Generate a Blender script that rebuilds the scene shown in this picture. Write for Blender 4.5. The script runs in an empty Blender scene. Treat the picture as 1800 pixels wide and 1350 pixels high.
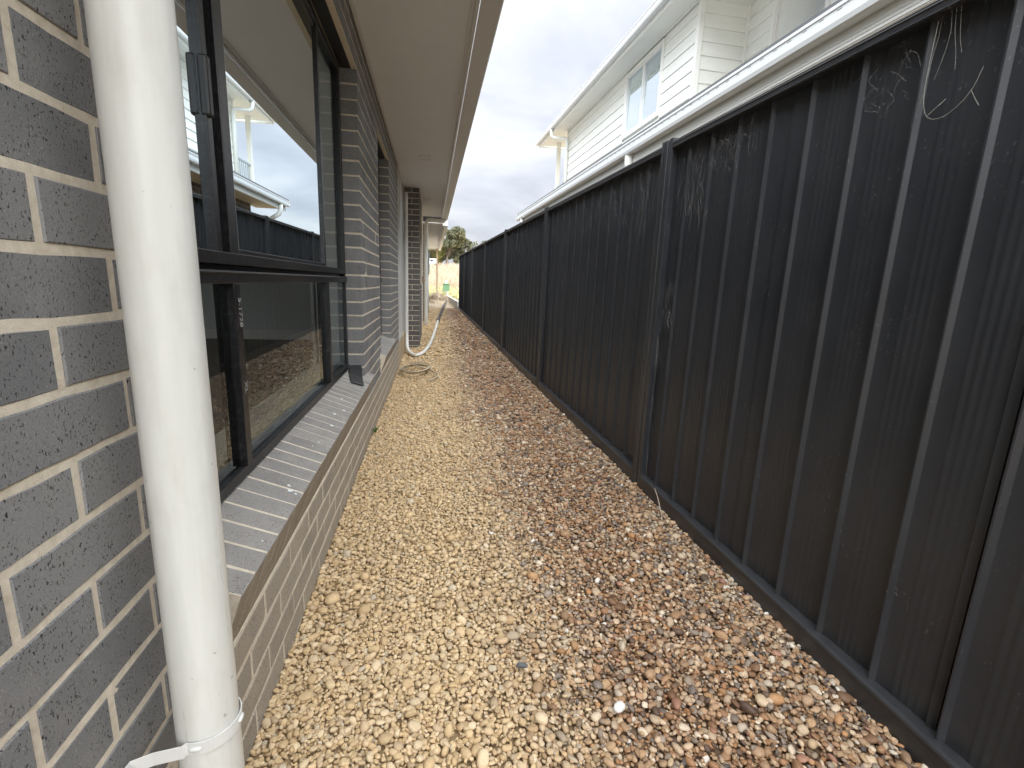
import bpy, bmesh, math, random
import numpy as np
from mathutils import Vector, Matrix, noise

R = math.radians
rng = np.random.default_rng(7)
random.seed(7)
S = bpy.context.scene
COL = S.collection

# ------------------------------------------------------------------ camera
CAM_Z = 1.06
cam_d = bpy.data.cameras.new("camera")
cam = bpy.data.objects.new("camera", cam_d)
COL.objects.link(cam)
_r = Vector((0.9862165609867635, -0.16116267036889653, 0.037463162106365994))
_u = Vector((-0.0034703778606322774, 0.2062210370485948, 0.9784992796911538))
_f = Vector((0.16542324900976252, 0.965142205873398, -0.20281930659798048))
m = Matrix((( _r.x, _u.x, -_f.x, 0), (_r.y, _u.y, -_f.y, 0), (_r.z, _u.z, -_f.z, CAM_Z), (0, 0, 0, 1)))
cam.matrix_world = m
cam_d.sensor_fit = 'HORIZONTAL'
cam_d.sensor_width = 36.0
cam_d.lens = 36.0 * 845.1 / 1800.0
cam_d.clip_start = 0.02
cam_d.clip_end = 3000
S.camera = cam

# ------------------------------------------------------------------ sky, sun, exposure
SUN_EL, SUN_AZ = R(64), R(176)          # azimuth measured from +Y towards +X
S.view_settings.view_transform = 'Standard'
S.view_settings.look = 'None'
S.view_settings.gamma = 1.0
S.view_settings.use_curve_mapping = False
S.view_settings.exposure = 3.0
W = bpy.data.worlds.new("World")
S.world = W
W.use_nodes = True
wt = W.node_tree
for n in list(wt.nodes):
    wt.nodes.remove(n)


class NT:
    """tiny node-tree helper"""
    def __init__(s, tree):
        s.t = tree

    def n(s, typ, **kw):
        nd = s.t.nodes.new(typ)
        for k, v in kw.items():
            setattr(nd, k, v)
        return nd

    def set(s, nd, **kw):
        for k, v in kw.items():
            nd.inputs[k.replace('_', ' ')].default_value = v
        return nd

    def l(s, a, b):
        s.t.links.new(a, b)

    def math(s, op, a, b=None, clamp=False):
        nd = s.n('ShaderNodeMath', operation=op, use_clamp=clamp)
        for i, v in enumerate((a, b)):
            if v is None:
                continue
            if isinstance(v, (int, float)):
                nd.inputs[i].default_value = v
            else:
                s.l(v, nd.inputs[i])
        return nd.outputs[0]

    def mix(s, fac, a, b, blend='MIX'):
        nd = s.n('ShaderNodeMix', data_type='RGBA', blend_type=blend)
        for i, v in ((0, fac), (6, a), (7, b)):
            if isinstance(v, (int, float)):
                nd.inputs[i].default_value = v
            elif isinstance(v, (tuple, list)):
                nd.inputs[i].default_value = (*v, 1) if len(v) == 3 else v
            else:
                s.l(v, nd.inputs[i])
        return nd.outputs[2]

    def ramp(s, fac, stops, interp='LINEAR'):
        nd = s.n('ShaderNodeValToRGB')
        cr = nd.color_ramp
        cr.interpolation = interp
        while len(cr.elements) < len(stops):
            cr.elements.new(0.5)
        for e, (p, c) in zip(cr.elements, stops):
            e.position = p
            e.color = (c, c, c, 1) if isinstance(c, (int, float)) else (*c, 1)
        s.l(fac, nd.inputs[0])
        return nd.outputs[0]

    def noise(s, vec, scale, detail=3, rough=0.5, dist=0.0):
        nd = s.n('ShaderNodeTexNoise')
        nd.inputs['Scale'].default_value = scale
        nd.inputs['Detail'].default_value = detail
        nd.inputs['Roughness'].default_value = rough
        nd.inputs['Distortion'].default_value = dist
        s.l(vec, nd.inputs['Vector'])
        return nd.outputs[0]

    def mapv(s, vec, scale=(1, 1, 1), loc=(0, 0, 0), rot=(0, 0, 0)):
        nd = s.n('ShaderNodeMapping')
        nd.inputs['Scale'].default_value = scale
        nd.inputs['Location'].default_value = loc
        nd.inputs['Rotation'].default_value = rot
        s.l(vec, nd.inputs['Vector'])
        return nd.outputs[0]


w = NT(wt)
sky = w.n('ShaderNodeTexSky', sky_type='NISHITA', sun_disc=False)
sky.sun_elevation = SUN_EL
sky.sun_rotation = SUN_AZ
sky.air_density = 1.0
sky.dust_density = 3.0
gen = w.n('ShaderNodeTexCoord').outputs['Generated']
sep = w.n('ShaderNodeSeparateXYZ')
w.l(gen, sep.inputs[0])
zz = w.math('MAXIMUM', sep.outputs[2], 0.0)
den = w.math('ADD', zz, 0.22)
cmb = w.n('ShaderNodeCombineXYZ')
w.l(w.math('DIVIDE', sep.outputs[0], den), cmb.inputs[0])
w.l(w.math('DIVIDE', sep.outputs[1], den), cmb.inputs[1])
n1 = w.noise(cmb.outputs[0], 1.35, 6, 0.52, 0.35)
n2 = w.noise(w.mapv(cmb.outputs[0], loc=(4.3, 1.7, 0)), 0.55, 3, 0.5)
cl = w.math('ADD', w.math('MULTIPLY', n1, 0.7), w.math('MULTIPLY', n2, 0.3))
ccol = w.ramp(cl, [(0.36, (0.50, 0.525, 0.59)), (0.47, (0.67, 0.69, 0.745)), (0.56, (0.83, 0.84, 0.865)), (0.66, (0.97, 0.97, 0.97))])
# an overcast sky is brighter towards the zenith than at the horizon
lum = w.math('MULTIPLY', w.math('ADD', w.math('MULTIPLY', zz, 1.1), 1.0), 2.6)
cs = w.n('ShaderNodeVectorMath', operation='SCALE')
w.l(ccol, cs.inputs[0])
w.l(lum, cs.inputs['Scale'])
skc = w.mix(0.93, sky.outputs[0], cs.outputs[0])
bg = w.n('ShaderNodeBackground')
bg.inputs['Strength'].default_value = 0.05
w.l(skc, bg.inputs['Color'])
wo = w.n('ShaderNodeOutputWorld')
w.l(bg.outputs[0], wo.inputs['Surface'])

sun_d = bpy.data.lights.new("sun", 'SUN')
sun_d.energy = 1.5
sun_d.angle = R(110)
sun_d.color = (0.93, 0.97, 1.0)
sun = bpy.data.objects.new("sun", sun_d)
COL.objects.link(sun)
_sd = Vector((math.sin(SUN_AZ) * math.cos(SUN_EL), math.cos(SUN_AZ) * math.cos(SUN_EL), math.sin(SUN_EL)))
sun.rotation_euler = (-_sd).to_track_quat('-Z', 'Y').to_euler()
sun.location = (0, -5, 12)

# ------------------------------------------------------------------ materials
MATS = {}


def mat(name, base=(0.5, 0.5, 0.5), rough=0.6, spec=0.5, metal=0.0, build=None):
    mt = bpy.data.materials.new(name)
    mt.use_nodes = True
    t = NT(mt.node_tree)
    b = mt.node_tree.nodes['Principled BSDF']
    b.inputs['Base Color'].default_value = (*base, 1)
    b.inputs['Roughness'].default_value = rough
    b.inputs['Specular IOR Level'].default_value = spec
    b.inputs['Metallic'].default_value = metal
    if build:
        geo = t.n('ShaderNodeNewGeometry')
        build(t, b, geo.outputs['Position'])
    MATS[name] = mt
    return mt


def bump(t, b, h, strength=0.3, dist=0.002):
    bp = t.n('ShaderNodeBump')
    bp.inputs['Strength'].default_value = strength
    bp.inputs['Distance'].default_value = dist
    t.l(h, bp.inputs['Height'])
    t.l(bp.outputs[0], b.inputs['Normal'])


def rnd_offset(t, pos):
    oi = t.n('ShaderNodeObjectInfo')
    v = t.n('ShaderNodeVectorMath', operation='SCALE')
    c = t.n('ShaderNodeCombineXYZ')
    for i in range(3):
        t.l(oi.outputs['Random'], c.inputs[i])
    t.l(c.outputs[0], v.inputs[0])
    v.inputs['Scale'].default_value = 37.0
    a = t.n('ShaderNodeVectorMath', operation='ADD')
    t.l(pos, a.inputs[0])
    t.l(v.outputs[0], a.inputs[1])
    return a.outputs[0], oi.outputs['Random']


def b_brick(ca, cb, dust):
    def f(t, b, pos):
        p, rn = rnd_offset(t, pos)
        tone = t.mix(rn, ca, cb)
        big = t.noise(p, 9, 4, 0.6)
        tone = t.mix(t.ramp(big, [(0.42, 0), (0.72, 0.55)]), tone, dust)
        grit = t.noise(p, 420, 3, 0.7)
        tone = t.mix(0.35, tone, t.mix(grit, (0.0, 0.0, 0.0), (1, 1, 1)), 'OVERLAY')
        # wire-cut pits, dragged slightly downwards
        pit = t.noise(t.mapv(p, (1.0, 1.0, 0.60)), 350, 2.2, 0.45, 0.7)
        pm = t.ramp(pit, [(0.615, 0), (0.66, 0.95)])
        gate = t.ramp(t.noise(p, 22, 2, 0.5), [(0.33, 0.1), (0.50, 1)])
        pm = t.math('MULTIPLY', pm, gate)
        fl = t.ramp(t.noise(t.mapv(p, (1, 1, 1), (9, 3, 5)), 330, 1.5, 0.4), [(0.71, 0), (0.74, 1)])
        c = t.mix(pm, tone, (0.022, 0.02, 0.022))
        c = t.mix(t.math('MULTIPLY', fl, 0.6), c, (0.5, 0.44, 0.36))
        t.l(c, b.inputs['Base Color'])
        h = t.math('SUBTRACT', t.math('MULTIPLY', grit, 0.25), pm)
        bump(t, b, h, 0.55, 0.0022)
    return f


mat('brick', (0.2, 0.19, 0.19), 0.78, 0.3, build=b_brick((0.172, 0.174, 0.178), (0.250, 0.249, 0.249), (0.28, 0.271, 0.263)))
mat('sill_brick', (0.25, 0.24, 0.24), 0.8, 0.25, build=b_brick((0.275, 0.258, 0.242), (0.335, 0.315, 0.296), (0.43, 0.40, 0.365)))
mat('dusty_lit_brick', (0.25, 0.22, 0.19), 0.85, 0.2, build=b_brick((0.340, 0.300, 0.248), (0.41, 0.362, 0.298), (0.47, 0.40, 0.305)))  # dust tint, lightened to stand in for light bounced off the gravel
mat('pier_brick', (0.14, 0.13, 0.12), 0.8, 0.3, build=b_brick((0.12, 0.11, 0.103), (0.175, 0.162, 0.148), (0.19, 0.175, 0.16)))


def b_mortar(t, b, pos):
    a = t.noise(pos, 60, 5, 0.65)
    g = t.noise(pos, 700, 3, 0.7)
    c = t.ramp(a, [(0.3, (0.66, 0.575, 0.455)), (0.7, (0.84, 0.755, 0.625))])
    c = t.mix(t.ramp(g, [(0.60, 0), (0.72, 0.5)]), c, (0.32, 0.26, 0.19))
    t.l(c, b.inputs['Base Color'])
    bump(t, b, t.math('ADD', t.math('MULTIPLY', a, 1.6), g), 0.6, 0.003)


mat('mortar', (0.5, 0.43, 0.33), 0.95, 0.1, build=b_mortar)


def b_pipe(t, b, pos):
    s = t.noise(t.mapv(pos, (30, 30, 2.2)), 1.0, 4, 0.6)
    c = t.ramp(s, [(0.35, (0.70, 0.70, 0.655)), (0.65, (0.78, 0.78, 0.735))])
    d = t.ramp(t.noise(pos, 75, 2, 0.5), [(0.735, 0), (0.755, 1)])
    c = t.mix(t.math('MULTIPLY', d, 0.6), c, (0.3, 0.27, 0.22))
    low = t.n('ShaderNodeSeparateXYZ')
    t.l(pos, low.inputs[0])
    dirt = t.math('MULTIPLY', t.ramp(t.noise(t.mapv(pos, (1, 1, .35)), 28, 5, 0.6), [(0.48, 0), (0.72, 1)]), 0.22)
    c = t.mix(dirt, c, (0.50, 0.46, 0.38))
    t.l(c, b.inputs['Base Color'])
    t.l(t.ramp(s, [(0.3, 0.26), (0.7, 0.42)]), b.inputs['Roughness'])


mat('pipe_white', (0.74, 0.74, 0.69), 0.34, 0.45, build=b_pipe)


def b_black(t, b, pos):
    d = t.noise(pos, 55, 6, 0.7)
    fl = t.ramp(t.noise(pos, 260, 3, 0.6), [(0.66, 0), (0.74, 1)])
    c = t.mix(t.ramp(d, [(0.5, 0), (0.8, 0.22)]), (0.012, 0.012, 0.014), (0.25, 0.24, 0.23))
    c = t.mix(t.math('MULTIPLY', fl, 0.28), c, (0.45, 0.43, 0.4))
    t.l(c, b.inputs['Base Color'])


mat('frame_black', (0.012, 0.012, 0.014), 0.36, 0.5, build=b_black)
mat('frame_edge_glint', (0.62, 0.61, 0.60), 0.4, 0.5)  # pale colour paints in the outdoor reflection on the black sash's edge
mat('fins_black', (0.008, 0.008, 0.01), 0.5, 0.4)
mat('ink_white', (0.42, 0.42, 0.41), 0.6, 0.3)


def b_soffit(t, b, pos):
    a = t.noise(pos, 3.5, 4, 0.6)
    g = t.noise(pos, 900, 2, 0.6)
    c = t.ramp(a, [(0.3, (0.84, 0.855, 0.875)), (0.7, (0.87, 0.885, 0.905))])
    t.l(c, b.inputs['Base Color'])
    bump(t, b, g, 0.12, 0.001)


mat('soffit', (0.6, 0.56, 0.5), 0.7, 0.3, build=b_soffit)
mat('trim_paint', (0.72, 0.715, 0.71), 0.45, 0.4)
mat('gutter_paint', (0.70, 0.695, 0.69), 0.42, 0.4)


def b_panel(t, b, pos):
    a = t.noise(t.mapv(pos, (1, 1, .2)), 12, 4, 0.6)
    t.l(t.ramp(a, [(0.3, (0.55, 0.55, 0.53)), (0.7, (0.63, 0.63, 0.61))]), b.inputs['Base Color'])


mat('panel_white', (0.6, 0.6, 0.58), 0.5, 0.35, build=b_panel)
mat('white_paint', (0.78, 0.78, 0.76), 0.5, 0.35)


def b_weather(t, b, pos):
    a = t.noise(t.mapv(pos, (.5, .5, 3)), 2.5, 4, 0.6)
    t.l(t.ramp(a, [(0.3, (0.80, 0.81, 0.76)), (0.7, (0.86, 0.87, 0.82))]), b.inputs['Base Color'])


mat('weatherboard', (0.85, 0.85, 0.77), 0.6, 0.3, build=b_weather)
mat('cream_trim', (0.84, 0.845, 0.80), 0.5, 0.35)
mat('zinc_gutter', (0.70, 0.715, 0.71), 0.4, 0.45)
mat('slot_dark', (0.16, 0.16, 0.165), 0.7, 0.2)


def b_fence(t, b, pos):
    a = t.noise(pos, 5, 5, 0.65)
    c = t.ramp(a, [(0.3, (0.0235, 0.0258, 0.0305)), (0.7, (0.0300, 0.0325, 0.0375))])
    # dust flecks and bits of old web stuck to the paint
    fl = t.noise(t.mapv(pos, (1, 1, .6)), 125, 2, 0.5, 0.5)
    gate = t.ramp(t.noise(pos, 4.0, 4, 0.6), [(0.46, 0), (0.70, 1)])
    fm = t.math('MULTIPLY', t.ramp(fl, [(0.66, 0), (0.72, 1)]), gate)
    c = t.mix(t.math('MULTIPLY', fm, 0.30), c, (0.40, 0.40, 0.39))
    veil = t.ramp(t.noise(t.mapv(pos, (1, 1, .5)), 9, 6, 0.7, 1.0), [(0.55, 0), (0.85, 0.05)])
    c = t.mix(veil, c, (0.17, 0.17, 0.175))
    # splashed soil along the foot
    sx = t.n('ShaderNodeSeparateXYZ')
    t.l(pos, sx.inputs[0])
    foot = t.ramp(t.math('ADD', sx.outputs[2], t.math('MULTIPLY', t.noise(pos, 14, 4, 0.6), 0.28)), [(0.14, 0.16), (0.30, 0)])
    c = t.mix(foot, c, (0.12, 0.105, 0.085))
    t.l(c, b.inputs['Base Color'])
    t.l(t.ramp(a, [(0.3, 0.30), (0.7, 0.42)]), b.inputs['Roughness'])


mat('fence_paint', (0.022, 0.023, 0.027), 0.42, 0.38, build=b_fence)
mat('rail_paint', (0.03, 0.031, 0.036), 0.36, 0.55, build=b_fence)


def b_gravel(t, b, pos):
    at = t.n('ShaderNodeAttribute', attribute_name='Col')
    wet = t.n('ShaderNodeAttribute', attribute_name='wet')
    g = t.noise(pos, 260, 4, 0.65)
    g2 = t.noise(pos, 75, 3, 0.6)
    c = t.mix(0.32, at.outputs['Color'], t.mix(g, (0, 0, 0), (1, 1, 1)), 'OVERLAY')
    c = t.mix(0.22, c, t.mix(g2, (0, 0, 0), (1, 1, 1)), 'OVERLAY')
    t.l(c, b.inputs['Base Color'])
    t.l(t.ramp(wet.outputs['Fac'], [(0, 0.9), (1, 0.46)]), b.inputs['Roughness'])
    bump(t, b, g, 0.25, 0.0012)


mat('gravel', (0.4, 0.32, 0.22), 0.8, 0.35, build=b_gravel)


def b_soil(t, b, pos):
    a = t.noise(pos, 1.1, 6, 0.6)
    g = t.noise(pos, 30, 4, 0.7)
    c = t.ramp(a, [(0.3, (0.30, 0.235, 0.165)), (0.55, (0.40, 0.325, 0.235)), (0.75, (0.46, 0.40, 0.30))])
    c = t.mix(0.4, c, t.mix(g, (0, 0, 0), (1, 1, 1)), 'OVERLAY')
    t.l(c, b.inputs['Base Color'])
    bump(t, b, g, 0.6, 0.05)


mat('soil', (0.4, 0.3, 0.2), 0.95, 0.1, build=b_soil)


def b_field(t, b, pos):
    a = t.noise(t.mapv(pos, (.25, .25, 1)), 1.0, 6, 0.65)
    c = t.ramp(a, [(0.3, (0.40, 0.31, 0.17)), (0.52, (0.50, 0.41, 0.25)), (0.72, (0.42, 0.42, 0.2))])
    t.l(c, b.inputs['Base Color'])


mat('field', (0.45, 0.36, 0.22), 0.95, 0.1, build=b_field)


def b_straw(t, b, pos):
    a = t.noise(pos, 1.2, 4, 0.7)
    t.l(t.ramp(a, [(0.25, (0.33, 0.245, 0.17)), (0.55, (0.47, 0.375, 0.285)), (0.8, (0.56, 0.47, 0.37))]), b.inputs['Base Color'])


mat('straw', (0.55, 0.43, 0.27), 0.9, 0.1, build=b_straw)


def b_greengrass(t, b, pos):
    a = t.noise(pos, 0.9, 4, 0.7)
    t.l(t.ramp(a, [(0.3, (0.22, 0.22, 0.10)), (0.6, (0.40, 0.37, 0.19)), (0.8, (0.50, 0.44, 0.27))]), b.inputs['Base Color'])


mat('pale_grass', (0.3, 0.3, 0.1), 0.9, 0.1, build=b_greengrass)


def b_leaf(ca, cb):
    def f(t, b, pos):
        p, rn = rnd_offset(t, pos)
        a = t.noise(p, 0.9, 4, 0.7)
        c = t.mix(t.ramp(a, [(0.3, 0), (0.7, 1)]), ca, cb)
        t.l(c, b.inputs['Base Color'])
    return f


mat('leaf_olive', (0.1, 0.12, 0.06), 0.6, 0.3, build=b_leaf((0.10, 0.11, 0.065), (0.22, 0.215, 0.13)))
mat('leaf_yellow', (0.15, 0.16, 0.05), 0.6, 0.3, build=b_leaf((0.11, 0.13, 0.04), (0.27, 0.24, 0.075)))
mat('leaf_weed', (0.07, 0.14, 0.03), 0.6, 0.3)


def b_bark(t, b, pos):
    a = t.noise(t.mapv(pos, (6, 6, .8)), 1, 4, .6)
    t.l(t.ramp(a, [(.3, (.18, .14, .11)), (.7, (.36, .31, .26))]), b.inputs['Base Color'])


mat('bark', (0.25, 0.2, 0.16), 0.9, 0.1, build=b_bark)


def glass_mat(name, base_ref, tint, curve):
    mt = bpy.data.materials.new(name)
    mt.use_nodes = True
    t = NT(mt.node_tree)
    for n in list(mt.node_tree.nodes):
        mt.node_tree.nodes.remove(n)
    tr = t.n('ShaderNodeBsdfTransparent')
    tr.inputs[0].default_value = (*tint, 1)
    gl = t.n('ShaderNodeBsdfGlossy')
    gl.inputs['Roughness'].default_value = 0.0
    gl.inputs['Color'].default_value = (0.80, 0.88, 0.92, 1)
    fr = t.n('ShaderNodeFresnel')
    fr.inputs['IOR'].default_value = 1.5
    fac = t.math('ADD', t.math('MULTIPLY', fr.outputs[0], curve), base_ref, clamp=True)
    mx = t.n('ShaderNodeMixShader')
    t.l(fac, mx.inputs[0])
    t.l(tr.outputs[0], mx.inputs[1])
    t.l(gl.outputs[0], mx.inputs[2])
    o = t.n('ShaderNodeOutputMaterial')
    t.l(mx.outputs[0], o.inputs['Surface'])
    MATS[name] = mt


glass_mat('glass_upper', 0.60, (0.80, 0.82, 0.81), 0.8)
glass_mat('glass_lower', 0.03, (0.92, 0.94, 0.93), 1.1)
glass_mat('glass_side', 0.05, (0.9, 0.92, 0.92), 0.9)
glass_mat('glass_plain', 0.04, (0.42, 0.46, 0.50), 0.9)

mat('room_wall', (0.62, 0.66, 0.67), 0.8, 0.2)
mat('room_ceiling', (0.78, 0.78, 0.76), 0.8, 0.2)


def b_carpet(t, b, pos):
    t.l(t.ramp(t.noise(pos, 300, 2, .6), [(.3, (.17, .16, .14)), (.7, (.24, .225, .20))]), b.inputs['Base Color'])


mat('carpet', (0.12, 0.11, 0.09), 0.95, 0.1, build=b_carpet)


def b_reveal(t, b, pos):
    g = t.noise(pos, 260, 3, 0.7)
    t.l(t.ramp(g, [(0.35, (0.72, 0.75, 0.75)), (0.65, (0.86, 0.89, 0.89))]), b.inputs['Base Color'])


mat('reveal_white', (0.7, 0.73, 0.72), 0.6, 0.3, build=b_reveal)
mat('roof_steel', (0.12, 0.125, 0.13), 0.5, 0.4)
mat('curtain', (0.55, 0.56, 0.58), 0.9, 0.1)
mat('blind', (0.75, 0.77, 0.78), 0.8, 0.2)
mat('galv', (0.72, 0.72, 0.69), 0.35, 0.5)
mat('hose_white', (0.76, 0.75, 0.71), 0.45, 0.4)
mat('hose_dark', (0.10, 0.09, 0.085), 0.6, 0.3)
mat('cord', (0.52, 0.44, 0.32), 0.7, 0.2)
mat('black_plastic', (0.03, 0.03, 0.031), 0.42, 0.5)


def b_concrete(t, b, pos):
    a = t.noise(pos, 3, 5, .6)
    t.l(t.ramp(a, [(.3, (.50, .49, .47)), (.7, (.62, .61, .58))]), b.inputs['Base Color'])


mat('concrete', (0.58, 0.57, 0.55), 0.85, 0.2, build=b_concrete)


def b_timber(t, b, pos):
    a = t.noise(t.mapv(pos, (1, 1, .1)), 30, 4, .6)
    t.l(t.ramp(a, [(.3, (.42, .33, .22)), (.7, (.55, .45, .32))]), b.inputs['Base Color'])


mat('timber', (0.5, 0.4, 0.28), 0.8, 0.2, build=b_timber)
mat('cable_green', (0.12, 0.22, 0.12), 0.6, 0.3)
mat('meter_grey', (0.42, 0.48, 0.52), 0.5, 0.4)
mat('copper', (0.40, 0.28, 0.20), 0.6, 0.4)
mat('van_white', (0.75, 0.75, 0.75), 0.3, 0.5)
mat('tyre', (0.02, 0.02, 0.02), 0.8, 0.2)
mat('dark_glass', (0.02, 0.025, 0.03), 0.1, 0.6)


def b_web(t, b, pos):
    b.inputs['Alpha'].default_value = 0.32


mat('web', (0.62, 0.60, 0.54), 0.9, 0.1, build=b_web)


def b_webthin(t, b, pos):
    b.inputs['Alpha'].default_value = 0.11


mat('web_thin', (0.60, 0.59, 0.55), 0.9, 0.1, build=b_webthin)


def b_brickfar(t, b, pos):
    sp = t.n('ShaderNodeSeparateXYZ')
    t.l(pos, sp.inputs[0])
    c = t.n('ShaderNodeCombineXYZ')
    t.l(sp.outputs[1], c.inputs[0])
    t.l(sp.outputs[2], c.inputs[1])
    br = t.n('ShaderNodeTexBrick')
    t.l(c.outputs[0], br.inputs['Vector'])
    br.inputs['Color1'].default_value = (0.14, 0.125, 0.115, 1)
    br.inputs['Color2'].default_value = (0.19, 0.17, 0.15, 1)
    br.inputs['Mortar'].default_value = (0.5, 0.45, 0.37, 1)
    br.inputs['Scale'].default_value = 1.0
    br.inputs['Mortar Size'].default_value = 0.006
    br.inputs['Brick Width'].default_value = 0.24
    br.inputs['Row Height'].default_value = 0.086
    t.l(br.outputs['Color'], b.inputs['Base Color'])


mat('far_brickwork', (0.2, 0.18, 0.16), 0.85, 0.2, build=b_brickfar)

# ------------------------------------------------------------------ object helpers


def origin_of(o):
    v = Vector((0, 0, 0))
    while o is not None:
        v += Vector(o.location)
        o = o.parent
    return v


def tag(o, label=None, cat=None, group=None, kind=None):
    if label:
        o['label'] = label
    if cat:
        o['category'] = cat
    if group:
        o['group'] = group
    if kind:
        o['kind'] = kind
    return o


def thing(name, loc, label, cat, group=None):
    o = bpy.data.objects.new(name, None)
    o.empty_display_size = 0.2
    COL.objects.link(o)
    o.location = loc
    return tag(o, label, cat, group)


class MB:
    """collects geometry in world coordinates, then becomes one mesh object"""
    def __init__(s):
        s.v, s.f, s.mi = [], [], []

    def add(s, vs, fs, mi=0):
        k = len(s.v)
        s.v += [tuple(p) for p in vs]
        s.f += [tuple(i + k for i in q) for q in fs]
        s.mi += [mi] * len(fs)
        return s

    def box(s, x0, x1, y0, y1, z0, z1, mi=0, tf=None):
        vs = [(x, y, z) for x in (x0, x1) for y in (y0, y1) for z in (z0, z1)]
        if tf:
            vs = [tf(*p) for p in vs]
        return s.add(vs, [(0, 1, 3, 2), (4, 6, 7, 5), (0, 4, 5, 1), (2, 3, 7, 6), (0, 2, 6, 4), (1, 5, 7, 3)], mi)

    def quad(s, a, b, c, d, mi=0):
        return s.add([a, b, c, d], [(0, 1, 2, 3)], mi)

    def prism(s, prof, a0, a1, fn, mi=0, caps=True, closed=True):
        """extrude 2D profile [(p,q)] from a0 to a1; fn(p,q,a) -> world point"""
        n = len(prof)
        vs = [fn(p, q, a0) for p, q in prof] + [fn(p, q, a1) for p, q in prof]
        rngn = range(n if closed else n - 1)
        fs = [(i, (i + 1) % n, n + (i + 1) % n, n + i) for i in rngn]
        if caps and closed:
            fs += [tuple(range(n - 1, -1, -1)), tuple(range(n, 2 * n))]
        return s.add(vs, fs, mi)

    def tube(s, pts, rad, seg=8, mi=0, caps=True):
        pts = [Vector(p) for p in pts]
        n = len(pts)
        rads = rad if isinstance(rad, (list, tuple)) else [rad] * n
        vs, fs = [], []
        up = None
        for i, p in enumerate(pts):
            d = (pts[min(i + 1, n - 1)] - pts[max(i - 1, 0)]).normalized()
            if up is None:
                up = d.orthogonal().normalized()
            else:
                up = (up - d * up.dot(d))
                up = up.normalized() if up.length > 1e-6 else d.orthogonal().normalized()
            sd = d.cross(up)
            for k in range(seg):
                a = 2 * math.pi * k / seg
                vs.append(p + (up * math.cos(a) + sd * math.sin(a)) * rads[i])
        for i in range(n - 1):
            for k in range(seg):
                k2 = (k + 1) % seg
                fs.append((i * seg + k, i * seg + k2, (i + 1) * seg + k2, (i + 1) * seg + k))
        if caps:
            fs.append(tuple(range(seg - 1, -1, -1)))
            fs.append(tuple((n - 1) * seg + k for k in range(seg)))
        return s.add(vs, fs, mi)

    def build(s, name, mats, parent=None, smooth=False, bevel=0.0, recalc=True):
        org = origin_of(parent) if parent is not None else Vector((0, 0, 0))
        me = bpy.data.meshes.new(name)
        me.from_pydata([(p[0] - org.x, p[1] - org.y, p[2] - org.z) for p in s.v], [], s.f)
        if not isinstance(mats, (list, tuple)):
            mats = [mats]
        for q in mats:
            me.materials.append(MATS[q])
        me.polygons.foreach_set('material_index', s.mi)
        if recalc:
            bm = bmesh.new()
            bm.from_mesh(me)
            bmesh.ops.recalc_face_normals(bm, faces=bm.faces)
            bm.to_mesh(me)
            bm.free()
        if smooth:
            me.polygons.foreach_set('use_smooth', [True] * len(me.polygons))
        me.update()
        o = bpy.data.objects.new(name, me)
        COL.objects.link(o)
        if parent is not None:
            o.parent = parent
        if bevel > 0:
            bv = o.modifiers.new('bevel', 'BEVEL')
            bv.width = bevel
            bv.segments = 2
            bv.limit_method = 'ANGLE'
            bv.angle_limit = R(40)
        return o


def bez(pts, n=12):
    """Catmull-Rom through points"""
    P = [Vector(p) for p in pts]
    P = [P[0] * 2 - P[1]] + P + [P[-1] * 2 - P[-2]]
    out = []
    for i in range(1, len(P) - 2):
        for k in range(n):
            t = k / n
            a, b, c, d = P[i - 1], P[i], P[i + 1], P[i + 2]
            out.append(0.5 * ((2 * b) + (c - a) * t + (2 * a - 5 * b + 4 * c - d) * t * t + (3 * b - a - 3 * c + d) * t ** 3))
    out.append(P[-2])
    return out


# ------------------------------------------------------------------ ground levels
XW = -0.4456            # outer face of the near brick wall
FX, FR, FS = 1.1878, -0.0175, 0.0121     # fence line x = FX + FR*y, rise FS per metre
ZL = ([-3, 0, 1.0, 1.5, 2.2, 3.6, 5.0, 6.7, 8.4, 12, 20], [-.10, -.10, -.098, -.105, -.100, -.090, -.108, -.105, -.07, .02, .25])
ZR = ([-3, 0, 2, 5, 8, 12, 16.5, 20], [-.02, -.01, .015, .04, .08, .14, .19, .27])


def lane_z(x, y):
    t = np.clip((x - XW) / 1.6, 0, 1)
    t = t * t * (3 - 2 * t)
    return np.interp(y, *ZL) * (1 - t) + np.interp(y, *ZR) * t


def terrain(y):
    return np.interp(y, [-80, 0, 16, 19, 22, 30, 37, 46, 80, 150, 700], [-.1, -.05, .12, .2, .26, .42, .62, 1.0, 3.25, 4.2, 5])


def fence_x(y):
    return FX + FR * y


# ground sheet
gx = np.unique(np.concatenate([np.linspace(-700, -30, 14), np.linspace(-30, 30, 61), np.linspace(30, 700, 14)]))
gy = np.unique(np.concatenate([np.linspace(-300, -4, 10), np.linspace(-4, 60, 65), np.linspace(60, 160, 30), np.linspace(160, 900, 12)]))
mb = MB()
vs = []
for yv in gy:
    for xv in gx:
        z = float(terrain(yv))
        if -2 < xv < 3 and -5 < yv < 17.2:
            z = min(z, float(lane_z(xv, yv))) - 0.10
        else:
            z += 0.05 * noise.noise((xv * .4, yv * .4, 0))
            if yv > 38:
                z += 0.25 * noise.noise((xv * .08, yv * .08, 3))
        vs.append((xv, yv, z))
nx = len(gx)
fs, mi = [], []
for j in range(len(gy) - 1):
    for i in range(nx - 1):
        fs.append((j * nx + i, j * nx + i + 1, (j + 1) * nx + i + 1, (j + 1) * nx + i))
        mi.append(1 if gy[j] > 33 else 0)
mb.v, mb.f, mb.mi = vs, fs, mi
g = mb.build('ground', ['soil', 'field'], smooth=True)
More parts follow.
